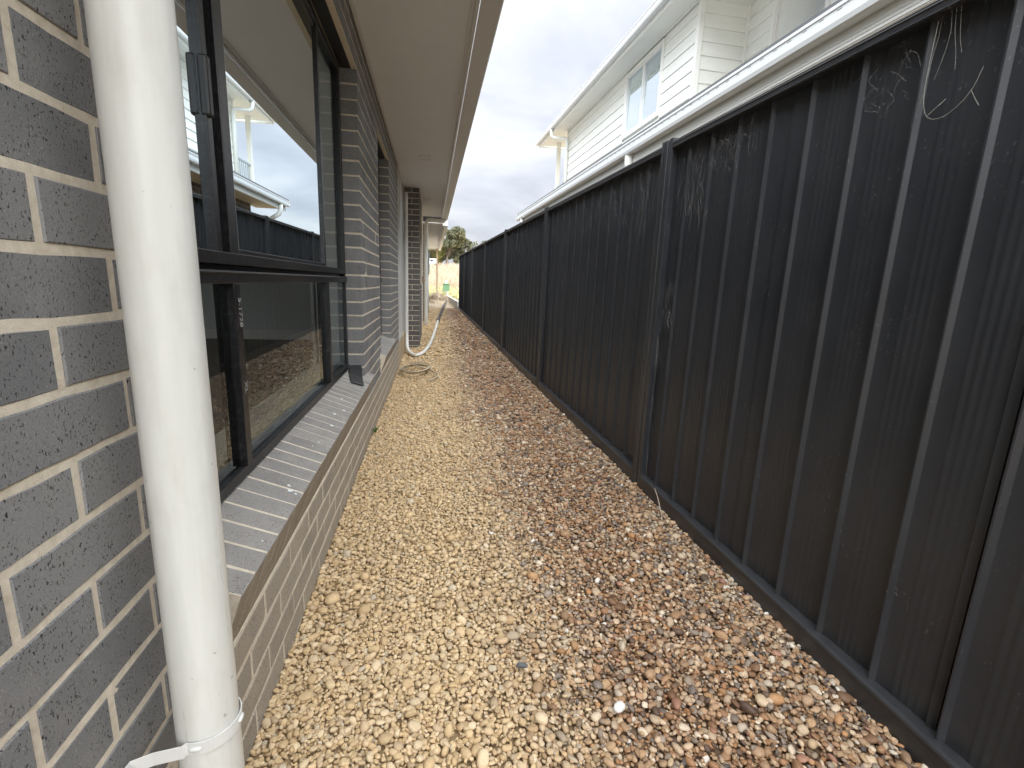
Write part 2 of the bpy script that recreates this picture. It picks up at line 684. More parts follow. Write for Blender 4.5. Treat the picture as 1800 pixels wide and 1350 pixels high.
tag(g, kind='structure')

# ------------------------------------------------------------------ near brick house
house = thing('brick_house', (XW, 3.0, 0.0), 'single storey grey brick house with deep eave along the gravel path', 'house')
ZB = 1.2525          # a bed joint level; courses are 86 mm
CH = 0.086
W1 = (0.985, 3.303)      # nearer window opening (y range)
W2 = (4.430, 5.498)      # farther window opening
WALL_END = 6.78
HEAD = ZB + 12 * CH      # underside of the brickwork over the windows
SILL_Z0 = 0.2205         # top of the last full course under the sills
SOFF = 2.53
BD = 0.11                # brick thickness


def brick_mesh(L, seed, H=0.0742, D=BD):
    """local: x outward (front face at 0), y along, z up, origin centre of the front face"""
    rr = random.Random(seed)
    j = lambda a: rr.uniform(-a, a)
    n = 4
    per = []
    hl, hh = L / 2, H / 2
    for k in range(n):
        per.append((-hl + L * k / n, -hh + j(.0018)))
    per.append((hl + j(.0012), -hh))
    for k in range(n):
        per.append((hl - L * k / n, hh + j(.0018)))
    per.append((-hl + j(.0012), hh))
    c = 0.0017
    ring0 = []
    for (y, z) in per:
        ring0.append((-0.0 + j(.0005), y * (1 - c / hl), z * (1 - c / hh)))
    ring1 = [(-c, y, z) for y, z in per]
    ring2 = [(-D, y, z) for y, z in per]
    m_ = len(per)
    vs_ = ring0 + ring1 + ring2
    fs_ = [tuple(range(m_))]
    for a in (0, m_):
        for i in range(m_):
            k = (i + 1) % m_
            fs_.append((a + i, a + m_ + i, a + m_ + k, a + k))
    return vs_, fs_


def mesh_from(name, vs_, fs_, mt):
    me = bpy.data.meshes.new(name)
    me.from_pydata(vs_, [], fs_)
    me.materials.append(MATS[mt])
    bm = bmesh.new()
    bm.from_mesh(me)
    bmesh.ops.recalc_face_normals(bm, faces=bm.faces)
    if bm.faces and sum(f.normal.x for f in bm.faces if len(f.verts) > 4) < 0:
        bmesh.ops.reverse_faces(bm, faces=bm.faces)
    bm.to_mesh(me)
    bm.free()
    return me


def course_bricks(y0, y1, h, openings):
    """brick intervals of one course; h = bond offset (0 or 1)"""
    out = []
    k = math.floor((y0 - 0.658) / 0.24) - 2
    while True:
        a = 0.658 + 0.12 * h + 0.24 * k + 0.006
        b = a + 0.228
        k += 1
        if a > y1:
            break
        segs = [(a, b)]
        for (o0, o1) in openings:
            ns = []
            for (p, q) in segs:
                if q <= o0 or p >= o1:
                    ns.append((p, q))
                else:
                    if p < o0:
                        ns.append((p, o0))
                    if q > o1:
                        ns.append((o1, q))
            segs = ns
        for (p, q) in segs:
            p, q = max(p, y0), min(q, y1)
            if q - p > 0.028:
                out.append((p, q))
    return out


bricks = []
for i in range(-15, 16):
    zt = ZB - i * CH            # upper bed line of the course
    zc = zt - CH / 2
    if zc > SOFF + 0.02 or zc < -0.22:
        continue
    ops = []
    if SILL_Z0 < zc < HEAD:
        ops = [W1, W2]
    h = 1 if i % 2 == 0 else 0
    for (p, q) in course_bricks(-1.2, WALL_END, h, ops):
        bricks.append((p, q, zc))

wall = MB()
# mortar body: brick joints stand 5 mm behind the brick faces
xm0, xm1 = XW - BD + 0.004, XW - 0.0016


def mortar_box(y0, y1, z0, z1):
    wall.box(xm0, xm1, y0, y1, z0, z1)


e = 0.004
mortar_box(-1.2, WALL_END - e, -0.25, SILL_Z0 + 0.004)
mortar_box(-1.2, WALL_END - e, HEAD - .001, SOFF + .03)
mortar_box(-1.2, W1[0] - e, SILL_Z0 + .004, HEAD - .001)
mortar_box(W1[1] + e, W2[0] - e, SILL_Z0 + .004, HEAD - .001)
mortar_box(W2[1] + e, WALL_END - e, SILL_Z0 + .004, HEAD - .001)
wall_o = wall.build('brick_wall', 'mortar', house)

full_meshes = [mesh_from('brick', *brick_mesh(0.23, s), 'brick') for s in range(8)]
half_meshes = [mesh_from('brick', *brick_mesh(0.11, 50 + s), 'brick') for s in range(4)]
full_dusty_lit = [mesh_from('brick', *brick_mesh(0.23, 80 + s), 'dusty_lit_brick') for s in range(4)]
half_dusty_lit = [mesh_from('brick', *brick_mesh(0.11, 90 + s), 'dusty_lit_brick') for s in range(2)]


def sees(b):
    y = (b[0] + b[1]) / 2
    return (abs(y - 0.0) + abs(b[2] - 1.0) * .25) if y > 0.33 else 50 + abs(y)


def hidden(b):
    y = (b[0] + b[1]) / 2
    return y < 0.36 or b[2] < -0.16


vis = sorted([b for b in bricks if not hidden(b)], key=sees)
single, joined = vis[:300], vis[300:] + [b for b in bricks if hidden(b)]
org_w = origin_of(wall_o)
rb = random.Random(3)
for (p, q, zc) in single:
    L = q - p
    low = zc < SILL_Z0
    if L > 0.16:
        me = rb.choice(full_dusty_lit if low else full_meshes)
        sc = L / 0.23
    else:
        me = rb.choice(half_dusty_lit if low else half_meshes)
        sc = L / 0.11
    o = bpy.data.objects.new('brick', me)
    COL.objects.link(o)
    o.parent = wall_o
    o.location = Vector((XW + rb.uniform(-.0012, .0012), (p + q) / 2, zc)) - org_w
    o.scale = (1, sc, 1)
    o.rotation_euler = (rb.uniform(-.004, .004), 0, rb.uniform(-.004, .004))
jb = MB()
for k, (p, q, zc) in enumerate(joined):
    vs_, fs_ = brick_mesh(q - p, 200 + k % 40)
    jb.add([(XW + x, (p + q) / 2 + y, zc + z) for x, y, z in vs_], fs_, 1 if zc < SILL_Z0 else 0)
jo = jb.build('bricks', ['brick', 'dusty_lit_brick'], wall_o)
tag(jo, kind='stuff')

# sills: rowlock bricks sloping outwards
def make_sill(y0, y1):
    base = MB()
    ti, to = (-0.575, 0.4685), (-0.392, 0.399)      # inner / outer top edge (x, z)
    bi, bo = (-0.575, 0.235), (-0.4478, 0.2285)
    dn = 0.0015
    pr = [(ti[0], ti[1] - dn), (to[0] - dn, to[1] - dn), (bo[0] - dn, bo[1] - .0005), (bi[0], bi[1] - .009)]
    base.prism(pr, y0 + .002, y1 - .002, lambda p, q, a: (p, a, q))
    so = base.build('window_sill', 'mortar', house)
    n = max(2, round((y1 - y0) / CH))
    st = (y1 - y0) / n
    rs = random.Random(int(y0 * 100))
    for k in range(n):
        a, b = y0 + k * st + .0048, y0 + (k + 1) * st - .0048
        bm_ = MB()
        dz = rs.uniform(-.0012, .0012)
        c = .003
        pf = [(ti[0], ti[1] + dz), (to[0] - c, to[1] + dz + c * .3), (to[0], to[1] + dz - c), (bo[0], bo[1]), (bi[0], bi[1])]
        jy = [rs.uniform(-.001, .001) for _ in range(4)]
        bm_.prism(pf, a + jy[0], b + jy[1], lambda p, q, t: (p, t, q))
        bm_.mi[2] = 1
        bm_.build('brick', ['sill_brick', 'dusty_lit_brick'], so, bevel=0.0014)
    return so


sill1 = make_sill(W1[0] - 0.012, W1[1] + 0.14)
rs_ = random.Random(4)
for (x, y, r) in ((-.425, 1.475, .013), (-.437, 1.50, .008), (-.41, 1.46, .006), (-.435, 2.15, .010), (-.455, 2.32, .012), (-.44, 1.92, .006), (-.47, 2.6, .010), (-.43, 2.42, .009), (-.415, 1.18, .004), (-.45, 1.86, .005)):
    q = MB()
    n = 11
    zs = lambda xx: .4685 - .38 * (xx + .575) + .001
    rim = []
    for k in range(n):
        a = 6.2832 * k / n
        rr = r * rs_.uniform(.25, .85)
        xx, yy = x + rr * math.cos(a), y + 1.5 * rr * math.sin(a)
        rim.append((xx, yy, zs(xx)))
    q.add(rim + [(x, y, zs(x) + .0025)], [(k, (k + 1) % n, n) for k in range(n)])
    q.build('mortar_splash', 'reveal_white', sill1, smooth=True)
make_sill(W2[0] - 0.10, W2[1] + 0.10)

# brick returns need a lining behind them: cavity closers
FRX0, FRX1 = -0.588, -0.545        # window frame depth


def make_window(y0, y1, mull, nearwin):
    wn = MB()
    z0, z1 = 0.470, HEAD - 0.003
    fw = 0.045
    wn.box(FRX0, FRX1, y0, y0 + fw, z0, z1)
    wn.box(FRX0, FRX1, y1 - fw, y1, z0, z1)
    wn.box(FRX0, FRX1, y0 + fw, y1 - fw, z1 - fw, z1)
    wn.box(FRX0, FRX1 + .004, y0 + fw, y1 - fw, z0, z0 + 0.035)
    wo_ = wn.build('window', 'frame_black', house, bevel=0.003)

    def sub(name, mt, *boxes, bevel=0.002):
        q = MB()
        for bx in boxes:
            q.box(*bx)
        return q.build(name, mt, wo_, bevel=bevel)
    # transom: upper track, shadow gap, ledge
    sub('transom', 'frame_black', (FRX0, FRX1 + .006, y0 + fw, y1 - fw, 1.084, 1.116), (FRX0, FRX1 - .028, y0 + fw, y1 - fw, 1.068, 1.084),
        (FRX0, FRX1 + .014, y0 + fw, y1 - fw, 1.034, 1.068), (FRX1 + .0, FRX1 + .017, y0 + fw, y1 - fw, 1.060, 1.0655))
    lo, hi = z0 + .035, 1.034
    ya, yb = mull
    # lower light: slim mullions
    for c in (ya - .026, yb):
        sub('lower_mullion', 'frame_black', (FRX0, FRX1 + .012, c - .021, c + .021, lo, hi))
    pz = FRX1 - 0.009
    for (a, b) in ((y0 + fw, ya - .047), (ya - .005, yb - .021), (yb + .021, y1 - fw)):
        q = MB().quad((pz, a, lo), (pz, b, lo), (pz, b, hi), (pz, a, hi))
        q.build('lower_pane', 'glass_lower', wo_)
    # upper light: a proud centre sash between two recessed side lights
    lo, hi = 1.116, z1 - fw
    st = 0.048
    sub('sash', 'frame_black',
        (FRX0 + .004, FRX1 - .006, ya - .086, ya - .055, lo, hi), (FRX0 + .004, FRX1 - .030, ya - .055, ya - .020, lo, hi),
        (FRX0 + .004, FRX1 + .002, ya - .020, ya + st - .012, lo, hi), (FRX0 + .004, FRX1 + .003, yb - .010, yb + .018, lo, hi),
        (FRX0 + .004, FRX1 - .004, ya + st - .012, yb - .010, hi - .03, hi), (FRX0 + .004, FRX1 - .004, ya + st - .012, yb - .010, lo, lo + .014))
    for k in range(4):
        sub('rubber_fin', 'fins_black', (FRX1 - .03, FRX1 - .012, ya - .050 + k * .008, ya - .047 + k * .008, lo, hi), bevel=0)
    sub('sash_edge', 'frame_edge_glint', (FRX1 - .03, FRX1 - .0015, ya + st - .0115, ya + st - .002, lo + .002, hi - .002), bevel=.001)
    if nearwin:
        sub('sash_lock', 'black_plastic', (FRX1 - .02, FRX1 + .004, ya - .088, ya - .062, 1.44, 1.58), bevel=.006)
    px_ = FRX1 - 0.008
    MB().quad((px_, ya + st - .012, lo + .014), (px_, yb - .010, lo + .014), (px_, yb - .010, hi - .03), (px_, ya + st - .012, hi - .03)).build('upper_pane', 'glass_upper', wo_)
    px_ = FRX1 - 0.020
    for (a, b) in ((y0 + fw, ya - .086), (yb + .018, y1 - fw)):
        MB().quad((px_, a, lo), (px_, b, lo), (px_, b, hi), (px_, a, hi)).build('upper_pane', 'glass_upper' if a < ya else 'glass_side', wo_)
    # white lining inside
    li = MB()
    d0, d1 = FRX0 - .13, FRX0 - .002
    li.box(d0, d1, y0 + .02, y0 + .062, z0 + .03, z1 - .03)
    li.box(d0, d1, y1 - .064, y1 - .02, z0 + .03, z1 - .03)
    li.box(d0, d1, y0 + .062, y1 - .064, z0 + .01, z0 + .056)
    li.box(d0, d1, y0 + .062, y1 - .064, z1 - .06, z1 - .012)
    li.build('reveal_lining', 'reveal_white', wo_)
    return wo_


win1 = make_window(W1[0] + .003, W1[1] - .003, (1.494, 2.690), True)
win2 = make_window(W2[0] + .003, W2[1] - .003, (4.72, 5.2), False)

# writing in white marker down the lower mullion
for txt, z in (("S-1728", 0.995), ("XL", 0.755)):
    cu = bpy.data.curves.new('marker_writing', 'FONT')
    cu.body = txt
    cu.size = 0.030
    cu.extrude = 0.0002
    tmp = bpy.data.objects.new('tmp', cu)
    COL.objects.link(tmp)
    dg = bpy.context.evaluated_depsgraph_get()
    me = bpy.data.meshes.new_from_object(tmp.evaluated_get(dg))
    bpy.data.objects.remove(tmp)
    me.materials.clear()
    me.materials.append(MATS['ink_white'])
    o = bpy.data.objects.new('marker_writing', me)
    COL.objects.link(o)
    o.parent = win1
    rot = Matrix.Rotation(R(90), 4, 'Z') @ Matrix.Rotation(R(90), 4, 'X') @ Matrix.Rotation(R(-90), 4, 'Z')
    o.matrix_local = Matrix.Translation(Vector((FRX1 + .0126, 1.468, z)) - origin_of(win1)) @ rot

# steel lintels over the openings
for (a, b) in (W1, W2):
    q = MB()
    q.box(FRX1 + .003, XW - .032, a + .001, b - .001, HEAD - .0045, HEAD + .0025)
    q.build('lintel', 'frame_black', house)

# black flap at the foot of the window jamb
q = MB()
prof = [(-0.541, 3.297, .492), (-.462, 3.297, .494), (-.530, 3.245, .474), (-.450, 3.24, .462), (-.503, 3.09, .456), (-.428, 3.10, .432), (-.479, 2.985, .447), (-.409, 3.01, .420)]
for th, sgn in ((0.0, 1), (-.006, -1)):
    pass
vv = [(x, y, z) for x, y, z in prof] + [(x, y - .003, z - .007) for x, y, z in prof]
ff = [(0, 1, 3, 2), (2, 3, 5, 4), (4, 5, 7, 6), (8, 10, 11, 9), (10, 12, 13, 11), (12, 14, 15, 13), (0, 8, 9, 1), (6, 7, 15, 14), (0, 2, 10, 8), (2, 4, 12, 10), (4, 6, 14, 12), (1, 9, 11, 3), (3, 11, 13, 5), (5, 13, 15, 7)]
q.add(vv, ff)
q.build('weather_flap', 'black_plastic', house, bevel=.0015)

# room behind the windows
rm = MB()
rx0, rx1, ry0, ry1, rz0, rz1 = -4.6, FRX0 - .16, -0.6, 6.2, 0.30, 2.66
rm.quad((rx0, ry0, rz0), (rx1, ry0, rz0), (rx1, ry1, rz0), (rx0, ry1, rz0), 1)
rm.quad((rx0, ry0, rz1), (rx1, ry0, rz1), (rx1, ry1, rz1), (rx0, ry1, rz1), 2)
rm.box(rx0 - .02, rx0, ry0, .2, rz0, rz1)          # unseen gap added in the far wall to brighten the room
rm.box(rx0 - .02, rx0, 2.2, ry1, rz0, rz1)
rm.box(rx0 - .02, rx0, .2, 2.2, 2.3, rz1)
rm.quad((rx0, ry1, rz0), (rx1, ry1, rz0), (rx1, ry1, rz1), (rx0, ry1, rz1))
rm.quad((rx0, ry0, rz0), (rx1, ry0, rz0), (rx1, ry0, rz1), (rx0, ry0, rz1))
for (a, b, c, d) in ((ry0, W1[0], rz0, rz1), (W1[1], W2[0], rz0, rz1), (W2[1], ry1, rz0, rz1), (W1[0], W1[1], rz0, .47), (W1[0], W1[1], HEAD, rz1), (W2[0], W2[1], rz0, .47), (W2[0], W2[1], HEAD, rz1)):
    rm.box(rx1 - .02, rx1, a, b, c, d)
    rm.box(XW - BD - .05, XW - BD - .002, a, b, c, d)
rm.box(rx0, rx1, ry1 - .015, ry1, rz0, rz0 + .11, 2)
rm.build('room', ['room_wall', 'carpet', 'room_ceiling'], house)

# eave: soffit sheets with cover strips, fascia, gutter, roof
EY0, EY1 = -1.6, 11.9
EX = 0.222
sf = MB()
sf.box(-1.2, EX - .002, EY0, EY1, SOFF + .002, SOFF + .010)
so = sf.build('soffit', 'soffit', house)
MB().box(XW + .0005, XW + .022, EY0, WALL_END, SOFF - .018, SOFF + .002).build('eave_moulding', 'trim_paint', house, bevel=.004)
MB().box(EX - .02, EX + .001, EY0, EY1, SOFF - .010, SOFF + .0015).build('eave_bead', 'trim_paint', house, bevel=.003)
for yj in (7.55, 10.6):
    q = MB()
    q.box(-.16, -.02, yj - 1.28, yj - 1.26, SOFF - .006, SOFF + .0015)
    q.box(-.16, -.02, yj - 1.08, yj - 1.06, SOFF - .006, SOFF + .0015)
    q.box(-.035, -.02, yj - 1.26, yj - 1.08, SOFF - .006, SOFF + .0015)
    q.box(-.16, -.145, yj - 1.26, yj - 1.08, SOFF - .006, SOFF + .0015)
    q.build('soffit_vent', 'trim_paint', house)
MB().box(EX, EX + .022, EY0, EY1, SOFF - .035, SOFF + .13).build('fascia', 'trim_paint', house, bevel=.002)
gp = [(EX + .024, SOFF - .030), (EX + .024, SOFF - .045), (EX + .135, SOFF - .050), (EX + .142, SOFF - .040), (EX + .147, SOFF + .045),
      (EX + .150, SOFF + .055), (EX + .142, SOFF + .060), (EX + .137, SOFF + .050), (EX + .131, SOFF - .036), (EX + .030, SOFF - .033)]
MB().prism(gp, EY0, EY1, lambda p, q, a: (p, a, q)).build('gutter', 'gutter_paint', house)
q = MB()
q.add([(EX + .03, EY0, SOFF + .10), (EX + .03, EY1, SOFF + .10), (-4.0, EY1, SOFF + 1.6), (-4.0, EY0, SOFF + 1.6),
       (EX + .03, EY0, SOFF + .13), (EX + .03, EY1, SOFF + .13), (-4.0, EY1, SOFF + 1.63), (-4.0, EY0, SOFF + 1.63)],
      [(0, 1, 2, 3), (4, 5, 6, 7), (0, 1, 5, 4), (2, 3, 7, 6), (0, 3, 7, 4), (1, 2, 6, 5)])
q.build('roof', 'roof_steel', house)

# pale panel between the brick end and the projecting pier, on a low plinth
PIER_Y, PIER_X = 8.42, -0.203
q = MB()
q.box(XW - .07, XW - .006, WALL_END + .004, PIER_Y, 0.235, SOFF + .001)
pn = q.build('infill_panel', 'panel_white', house)
q = MB()
q.box(XW - .006, XW + .018, WALL_END + .006, WALL_END + .07, .235, SOFF)
q.build('panel_trim', 'panel_white', pn, bevel=.002)
q = MB()
q.box(XW - .006, XW + .014, WALL_END + .40, WALL_END + .46, .235, SOFF)
q.build('panel_trim', 'panel_white', pn, bevel=.002)
q = MB()
q.box(XW - .10, XW + .012, WALL_END - .0, PIER_Y, -.3, .233)
q.build('plinth', 'timber', house, bevel=.004)

# projecting pier and the wall beyond
pw = MB()
PE = 12.05
PB = 9.0, 10.9
pw.box(XW - .3, PIER_X - .005, PIER_Y + .005, PE, -.3, .97)
pw.box(XW - .3, PIER_X - .005, PIER_Y + .005, PB[0], .97, SOFF)
pw.box(XW - .3, PIER_X - .005, PB[1], PE, .97, SOFF)
pw.box(XW - .3, PIER_X - .005, PB[0], PB[1], 2.2, SOFF)
pw_o = pw.build('projecting_wall', 'mortar', house)
q = MB()
q.box(PIER_X - .10, PIER_X - .07, PB[0], PB[1], .97, 2.2)
q.box(PIER_X - .07, PIER_X - .04, PB[0], PB[0] + .05, .97, 2.2)
q.box(PIER_X - .07, PIER_X - .04, PB[1] - .05, PB[1], .97, 2.2)
q.build('far_window', 'frame_black', house)
rb = random.Random(11)
pfull = [mesh_from('brick', *brick_mesh(0.23, 300 + s), 'pier_brick') for s in range(5)]
phalf = [mesh_from('brick', *brick_mesh(0.11, 320 + s), 'pier_brick') for s in range(3)]
org_p = origin_of(pw_o)
for i in range(-15, 16):
    zc = ZB - i * CH - CH / 2
    if zc > SOFF - .02 or zc < -0.15:
        continue
    # face towards the path entry (faces -y)
    xr, xl = PIER_X, XW + .002
    spans = [(xl, xr)] if i % 2 == 0 else [(xl, (xl + xr) / 2 - .005), ((xl + xr) / 2 + .005, xr)]
    for (a, b) in spans:
        L = b - a
        me = rb.choice(pfull if L > .16 else phalf)
        o = bpy.data.objects.new('brick', me)
        COL.objects.link(o)
        o.parent = pw_o
        o.location = Vector(((a + b) / 2, PIER_Y, zc)) - org_p
        o.rotation_euler = (0, 0, R(-90))
        o.scale = (1, L / (.23 if L > .16 else .11), 1)
    # face along the path
    ops = [PB] if .97 < zc < 2.2 else []
    for (p, qq) in course_bricks(PIER_Y + .118, PE, i % 2, ops):
        if p > 10.2:
            continue
        L = qq - p
        me = rb.choice(pfull if L > .16 else phalf)
        o = bpy.data.objects.new('brick', me)
        COL.objects.link(o)
        o.parent = pw_o
        o.location = Vector((PIER_X, (p + qq) / 2, zc)) - org_p
        o.scale = (1, L / (.23 if L > .16 else .11), 1)
q = MB()
q.box(PIER_X + .001, PIER_X + .03, 10.4, 10.56, 1.02, 1.16)
q.box(PIER_X + .03, PIER_X + .06, 10.46, 10.50, 1.05, 1.09)
q.build('tap_box', 'copper', house, bevel=.004)

# ------------------------------------------------------------------ downpipes
dp = thing('downpipe', (-0.3616, 0.7335, -0.1), 'large white round downpipe strapped to the brick wall in the foreground', 'downpipe')
q = MB()
q.tube([(-0.3616, .7335, z) for z in np.linspace(-.30, 2.47, 27)], .045, 48)
q.build('pipe', 'pipe_white', dp, smooth=True)


def pipe_strap(parent, cx, cy, z, r0):
    """flat strap round the front of the pipe with two feet on the wall (wall face is at -x)"""
    path = []
    hw = XW + .002
    path += [(hw, cy - r0 - .040), (hw + .003, cy - r0 - .022), (hw + .028, cy - r0 - .012), (cx - .016, cy - r0 - .006)]
    for a in np.linspace(-105, 105, 28):
        rr_ = r0 + .0022
        path.append((cx + rr_ * math.cos(R(a)), cy + rr_ * math.sin(R(a))))
    path += [(cx - .016, cy + r0 + .006), (hw + .028, cy + r0 + .012), (hw + .003, cy + r0 + .022), (hw, cy + r0 + .040)]
    q = MB()
    hgt, th = .023, .0018
    n = len(path)
    vs_, fs_ = [], []
    for i, (x, y) in enumerate(path):
        a, b = Vector(path[max(i - 1, 0)]), Vector(path[min(i + 1, n - 1)])
        d = (b - a).normalized()
        nrm = Vector((d.y, -d.x))
        for (o_, zo) in ((0, -hgt / 2), (th, -hgt / 2), (th, hgt / 2), (0, hgt / 2)):
            vs_.append((x + nrm.x * o_, y + nrm.y * o_, z + zo))
    for i in range(n - 1):
        for k in range(4):
            k2 = (k + 1) % 4
            fs_.append((i * 4 + k, i * 4 + k2, (i + 1) * 4 + k2, (i + 1) * 4 + k))
    fs_ += [(0, 1, 2, 3), ((n - 1) * 4 + 3, (n - 1) * 4 + 2, (n - 1) * 4 + 1, (n - 1) * 4)]
    q.add(vs_, fs_)
    st_ = q.build('strap', 'galv', parent, bevel=.0006)
    for a0, a1 in ((-100, -78), (-8, 14), (70, 92)):
        r2 = r0 + .0042
        MB().tube([(cx + r2 * math.cos(R(a)), cy + r2 * math.sin(R(a)), z) for a in np.linspace(a0, a1, 7)], [.0012, .0032, .0036, .0036, .0036, .0032, .0012], 8).build('embossed_rib', 'galv', st_, smooth=True)
    MB().tube([(hw + .003, cy - r0 - .031, z), (hw + .0045, cy - r0 - .031, z), (hw + .008, cy - r0 - .031, z), (hw + .010, cy - r0 - .031, z)], [.006, .0062, .005, .002], 12).build('screw', 'galv', st_, smooth=True)
    return st_


pipe_strap(dp, -0.3616, .7335, 0.333, .045)

dp2 = thing('downpipe', (-.13, 11.80, 0), 'slim far downpipe with elbow running up to the end of the gutter', 'downpipe')
pth = [(-.13, 11.80, z) for z in np.linspace(-.3, 2.34, 6)] + [(-.12, 11.80, 2.40), (-.085, 11.80, 2.435), (-.03, 11.80, 2.445), (.22, 11.80, 2.43), (.27, 11.80, 2.435), (.295, 11.80, 2.46), (.298, 11.80, 2.50)]
MB().tube(pth, .044, 16).build('pipe', 'pipe_white', dp2, smooth=True)
MB().tube([(-.13, 11.80, .62), (-.13, 11.80, .65)], .048, 16).build('strap', 'galv', dp2)
MB().tube([(-.13, 11.80, 2.02), (-.13, 11.80, 2.05)], .048, 16).build('strap', 'galv', dp2)

# ------------------------------------------------------------------ fence
fence = thing('steel_fence', (float(fence_x(0)), 0, 0), 'tall black corrugated steel fence along the right side of the gravel path', 'fence')
BAY = 2.365
P1 = 2.345
ZT, ZBt = 0.6555 + CAM_Z, 0.004       # top / foot level at y = 0 (the fence climbs by FS)


def F(d, y, z):
    """fence frame: d = distance out towards the path, y along, z above the fence foot line"""
    return (FX + FR * y - d, y, z + FS * y)


RIB = 0.1775


def sheet_profile(y0, y1, post_far):
    """trapezoid ribs 19 mm deep on a flat pan with fine swaging"""
    pts = []
    ribs = []
    r = post_far - 0.172
    while r > y0 - .05:
        ribs.append(r)
        r -= RIB
    ribs = [x for x in ribs[::-1] if y0 + .02 < x < y1 - .02]
    def pan(a, b):
        """pan leaning out slightly towards its far rib, with four shallow flutes in its middle"""
        dep = lambda y: -.0095 * (1 - (y - a) / max(b - a, .001))
        if b - a < .09:
            return [(a, dep(a)), (b, 0.0)]
        o_ = [(a, dep(a))]
        mid = (a + b) / 2 - .004
        for k in range(-2, 2):
            c = mid + k * .0195 + .0098
            for dy, h in ((-.0085, 0.0), (-.0055, .0003), (-.002, .0013), (.002, .0013), (.0055, .0003), (.0085, 0.0)):
                o_.append((c + dy, dep(c + dy) + h))
        o_.append((b, 0.0))
        return o_
    a = y0
    for c in ribs:
        # near flank (faces the camera), crown, far flank
        pts += pan(a, c - .0140)
        pts += [(c - .0115, .0012), (c - .0055, .0092), (c - .0035, .0118), (c - .0010, .0128), (c + .0015, .0116), (c + .0120, -.0090), (c + .0125, -.0240), (c + .0180, -.0240)]
        a = c + .0185
    pts += pan(a, y1)
    return pts


posts = [P1 + k * BAY for k in range(-2, 7)]
posts = [y for y in posts if y > -2.6]
END = 16.52
for y in posts:
    if y > END:
        continue
    base = thing
    q = MB()
    w_, dp_ = .052, .030
    # folded channel: two flanges with a recessed centre groove, facing the path
    prof_ = [(-w_, .004), (-w_, dp_), (-w_ + .006, dp_ + .003), (-.020, dp_ + .003), (-.017, dp_ - .004), (-.004, dp_ - .004), (-.001, dp_ + .003), (w_ - .018, dp_ + .003),
             (w_ - .016, dp_ + .006), (w_ - .004, dp_ + .006), (w_, dp_ + .002), (w_, .004), (w_ - .004, -.045), (-w_ + .004, -.045)]
    q.prism(prof_, ZBt - .15, ZT + .020, lambda p, d, z, y=y: F(d, y + p, z))
    q.build('post', 'rail_paint', fence, bevel=.0012)

bays = [(posts[k], posts[k + 1]) for k in range(len(posts) - 1)]
bays = [(a, min(b, END)) for a, b in bays if a < END]
for (a, b) in bays:
    y0, y1 = a + .045, b - .045
    third = (y1 - y0) / 3
    for s in range(3):
        s0, s1 = y0 + s * third, y0 + (s + 1) * third
        prof = sheet_profile(s0, s1 + .004, b)
        q = MB()
        n = len(prof)
        off = .0006 * s
        vs_ = []
        for zz_ in (ZBt + .02, ZT - .006):
            vs_ += [F(d + off, yy, zz_) for yy, d in prof]
        fs_ = [(i, i + 1, n + i + 1, n + i) for i in range(n - 1)]
        # rear skin gives the sheet its thickness
        vs_ += [F(d + off - .003, yy, zz_) for zz_ in (ZBt + .02, ZT - .006) for yy, d in prof]
        fs_ += [(2 * n + i, 3 * n + i, 3 * n + i + 1, 2 * n + i + 1) for i in range(n - 1)]
        q.add(vs_, fs_)
        sh_ = q.build('infill_sheet', 'fence_paint', fence, recalc=False, smooth=True)
        sh_.data.set_sharp_from_angle(angle=R(24))
    # top rail: channel with rolled lips
    rp = [(.026, .0), (.034, .0015), (.036, .005), (.032, .0075), (.029, .010), (.029, .023), (.032, .0255), (.031, .0285), (.027, .0295), (.027, .031), (.029, .033), (.025, .036), (-.03, .036), (-.03, .0)]
    MB().prism(rp, a + .052, b - .052, lambda d, z, y: F(d, y, ZT - .029 + z)).build('top_rail', 'rail_paint', fence)
    bp_ = [(.026, .046), (.036, .044), (.038, .038), (.034, .034), (.034, -.03), (-.03, -.03), (-.03, .046)]
    MB().prism(bp_, a + .052, b - .052, lambda d, z, y: F(d, y, ZBt + z)).build('bottom_rail', 'rail_paint', fence)

# ------------------------------------------------------------------ neighbour's white house
TH = 0.028
nb = thing('weatherboard_house', (2.2, 3.0, 0), 'two storey white weatherboard house rising behind the black fence', 'house')
su, cu_ = math.sin(TH), math.cos(TH)


def N(u, v, z):
    return (2.20 + u * cu_ - v * su, 3.0 + v * cu_ + u * su, z)


def nbox(name, mt, u0, u1, v0, v1, z0, z1, parent=nb, bevel=0.0):
    return MB().box(u0, u1, v0, v1, z0, z1, tf=N).build(name, mt, parent, bevel=bevel)


# ground floor wall, eave and gutter
nbox('ground_floor_wall', 'far_brickwork', .62, .75, -8, 8.2, -.2, 2.50)
LV0, LV1 = -9.0, 8.75
nbox('lower_soffit', 'timber', .13, .70, LV0, LV1 - .02, 2.480, 2.490)  # brown colour paints in the shade under this eave
fa = nbox('lower_fascia', 'cream_trim', .10, .13, LV0, LV1, 2.440, 2.63)
for k in range(4):
    nbox('fascia_bead', 'cream_trim', .094 + .0015 * k, .1005, LV0, LV1 - .002, 2.447 + k * .021, 2.459 + k * .021, fa)
g0 = 2.540
gp2 = [(.112, g0 + .105), (.112, g0), (.030, g0 - .012), (.012, g0 - .004), (.004, g0 + .022), (.004, g0 + .080), (-.003, g0 + .086), (-.003, g0 + .104), (.006, g0 + .108), (.012, g0 + .100), (.014, g0 + .020), (.03, g0 + .004), (.1, g0 + .012), (.1, g0 + .105)]
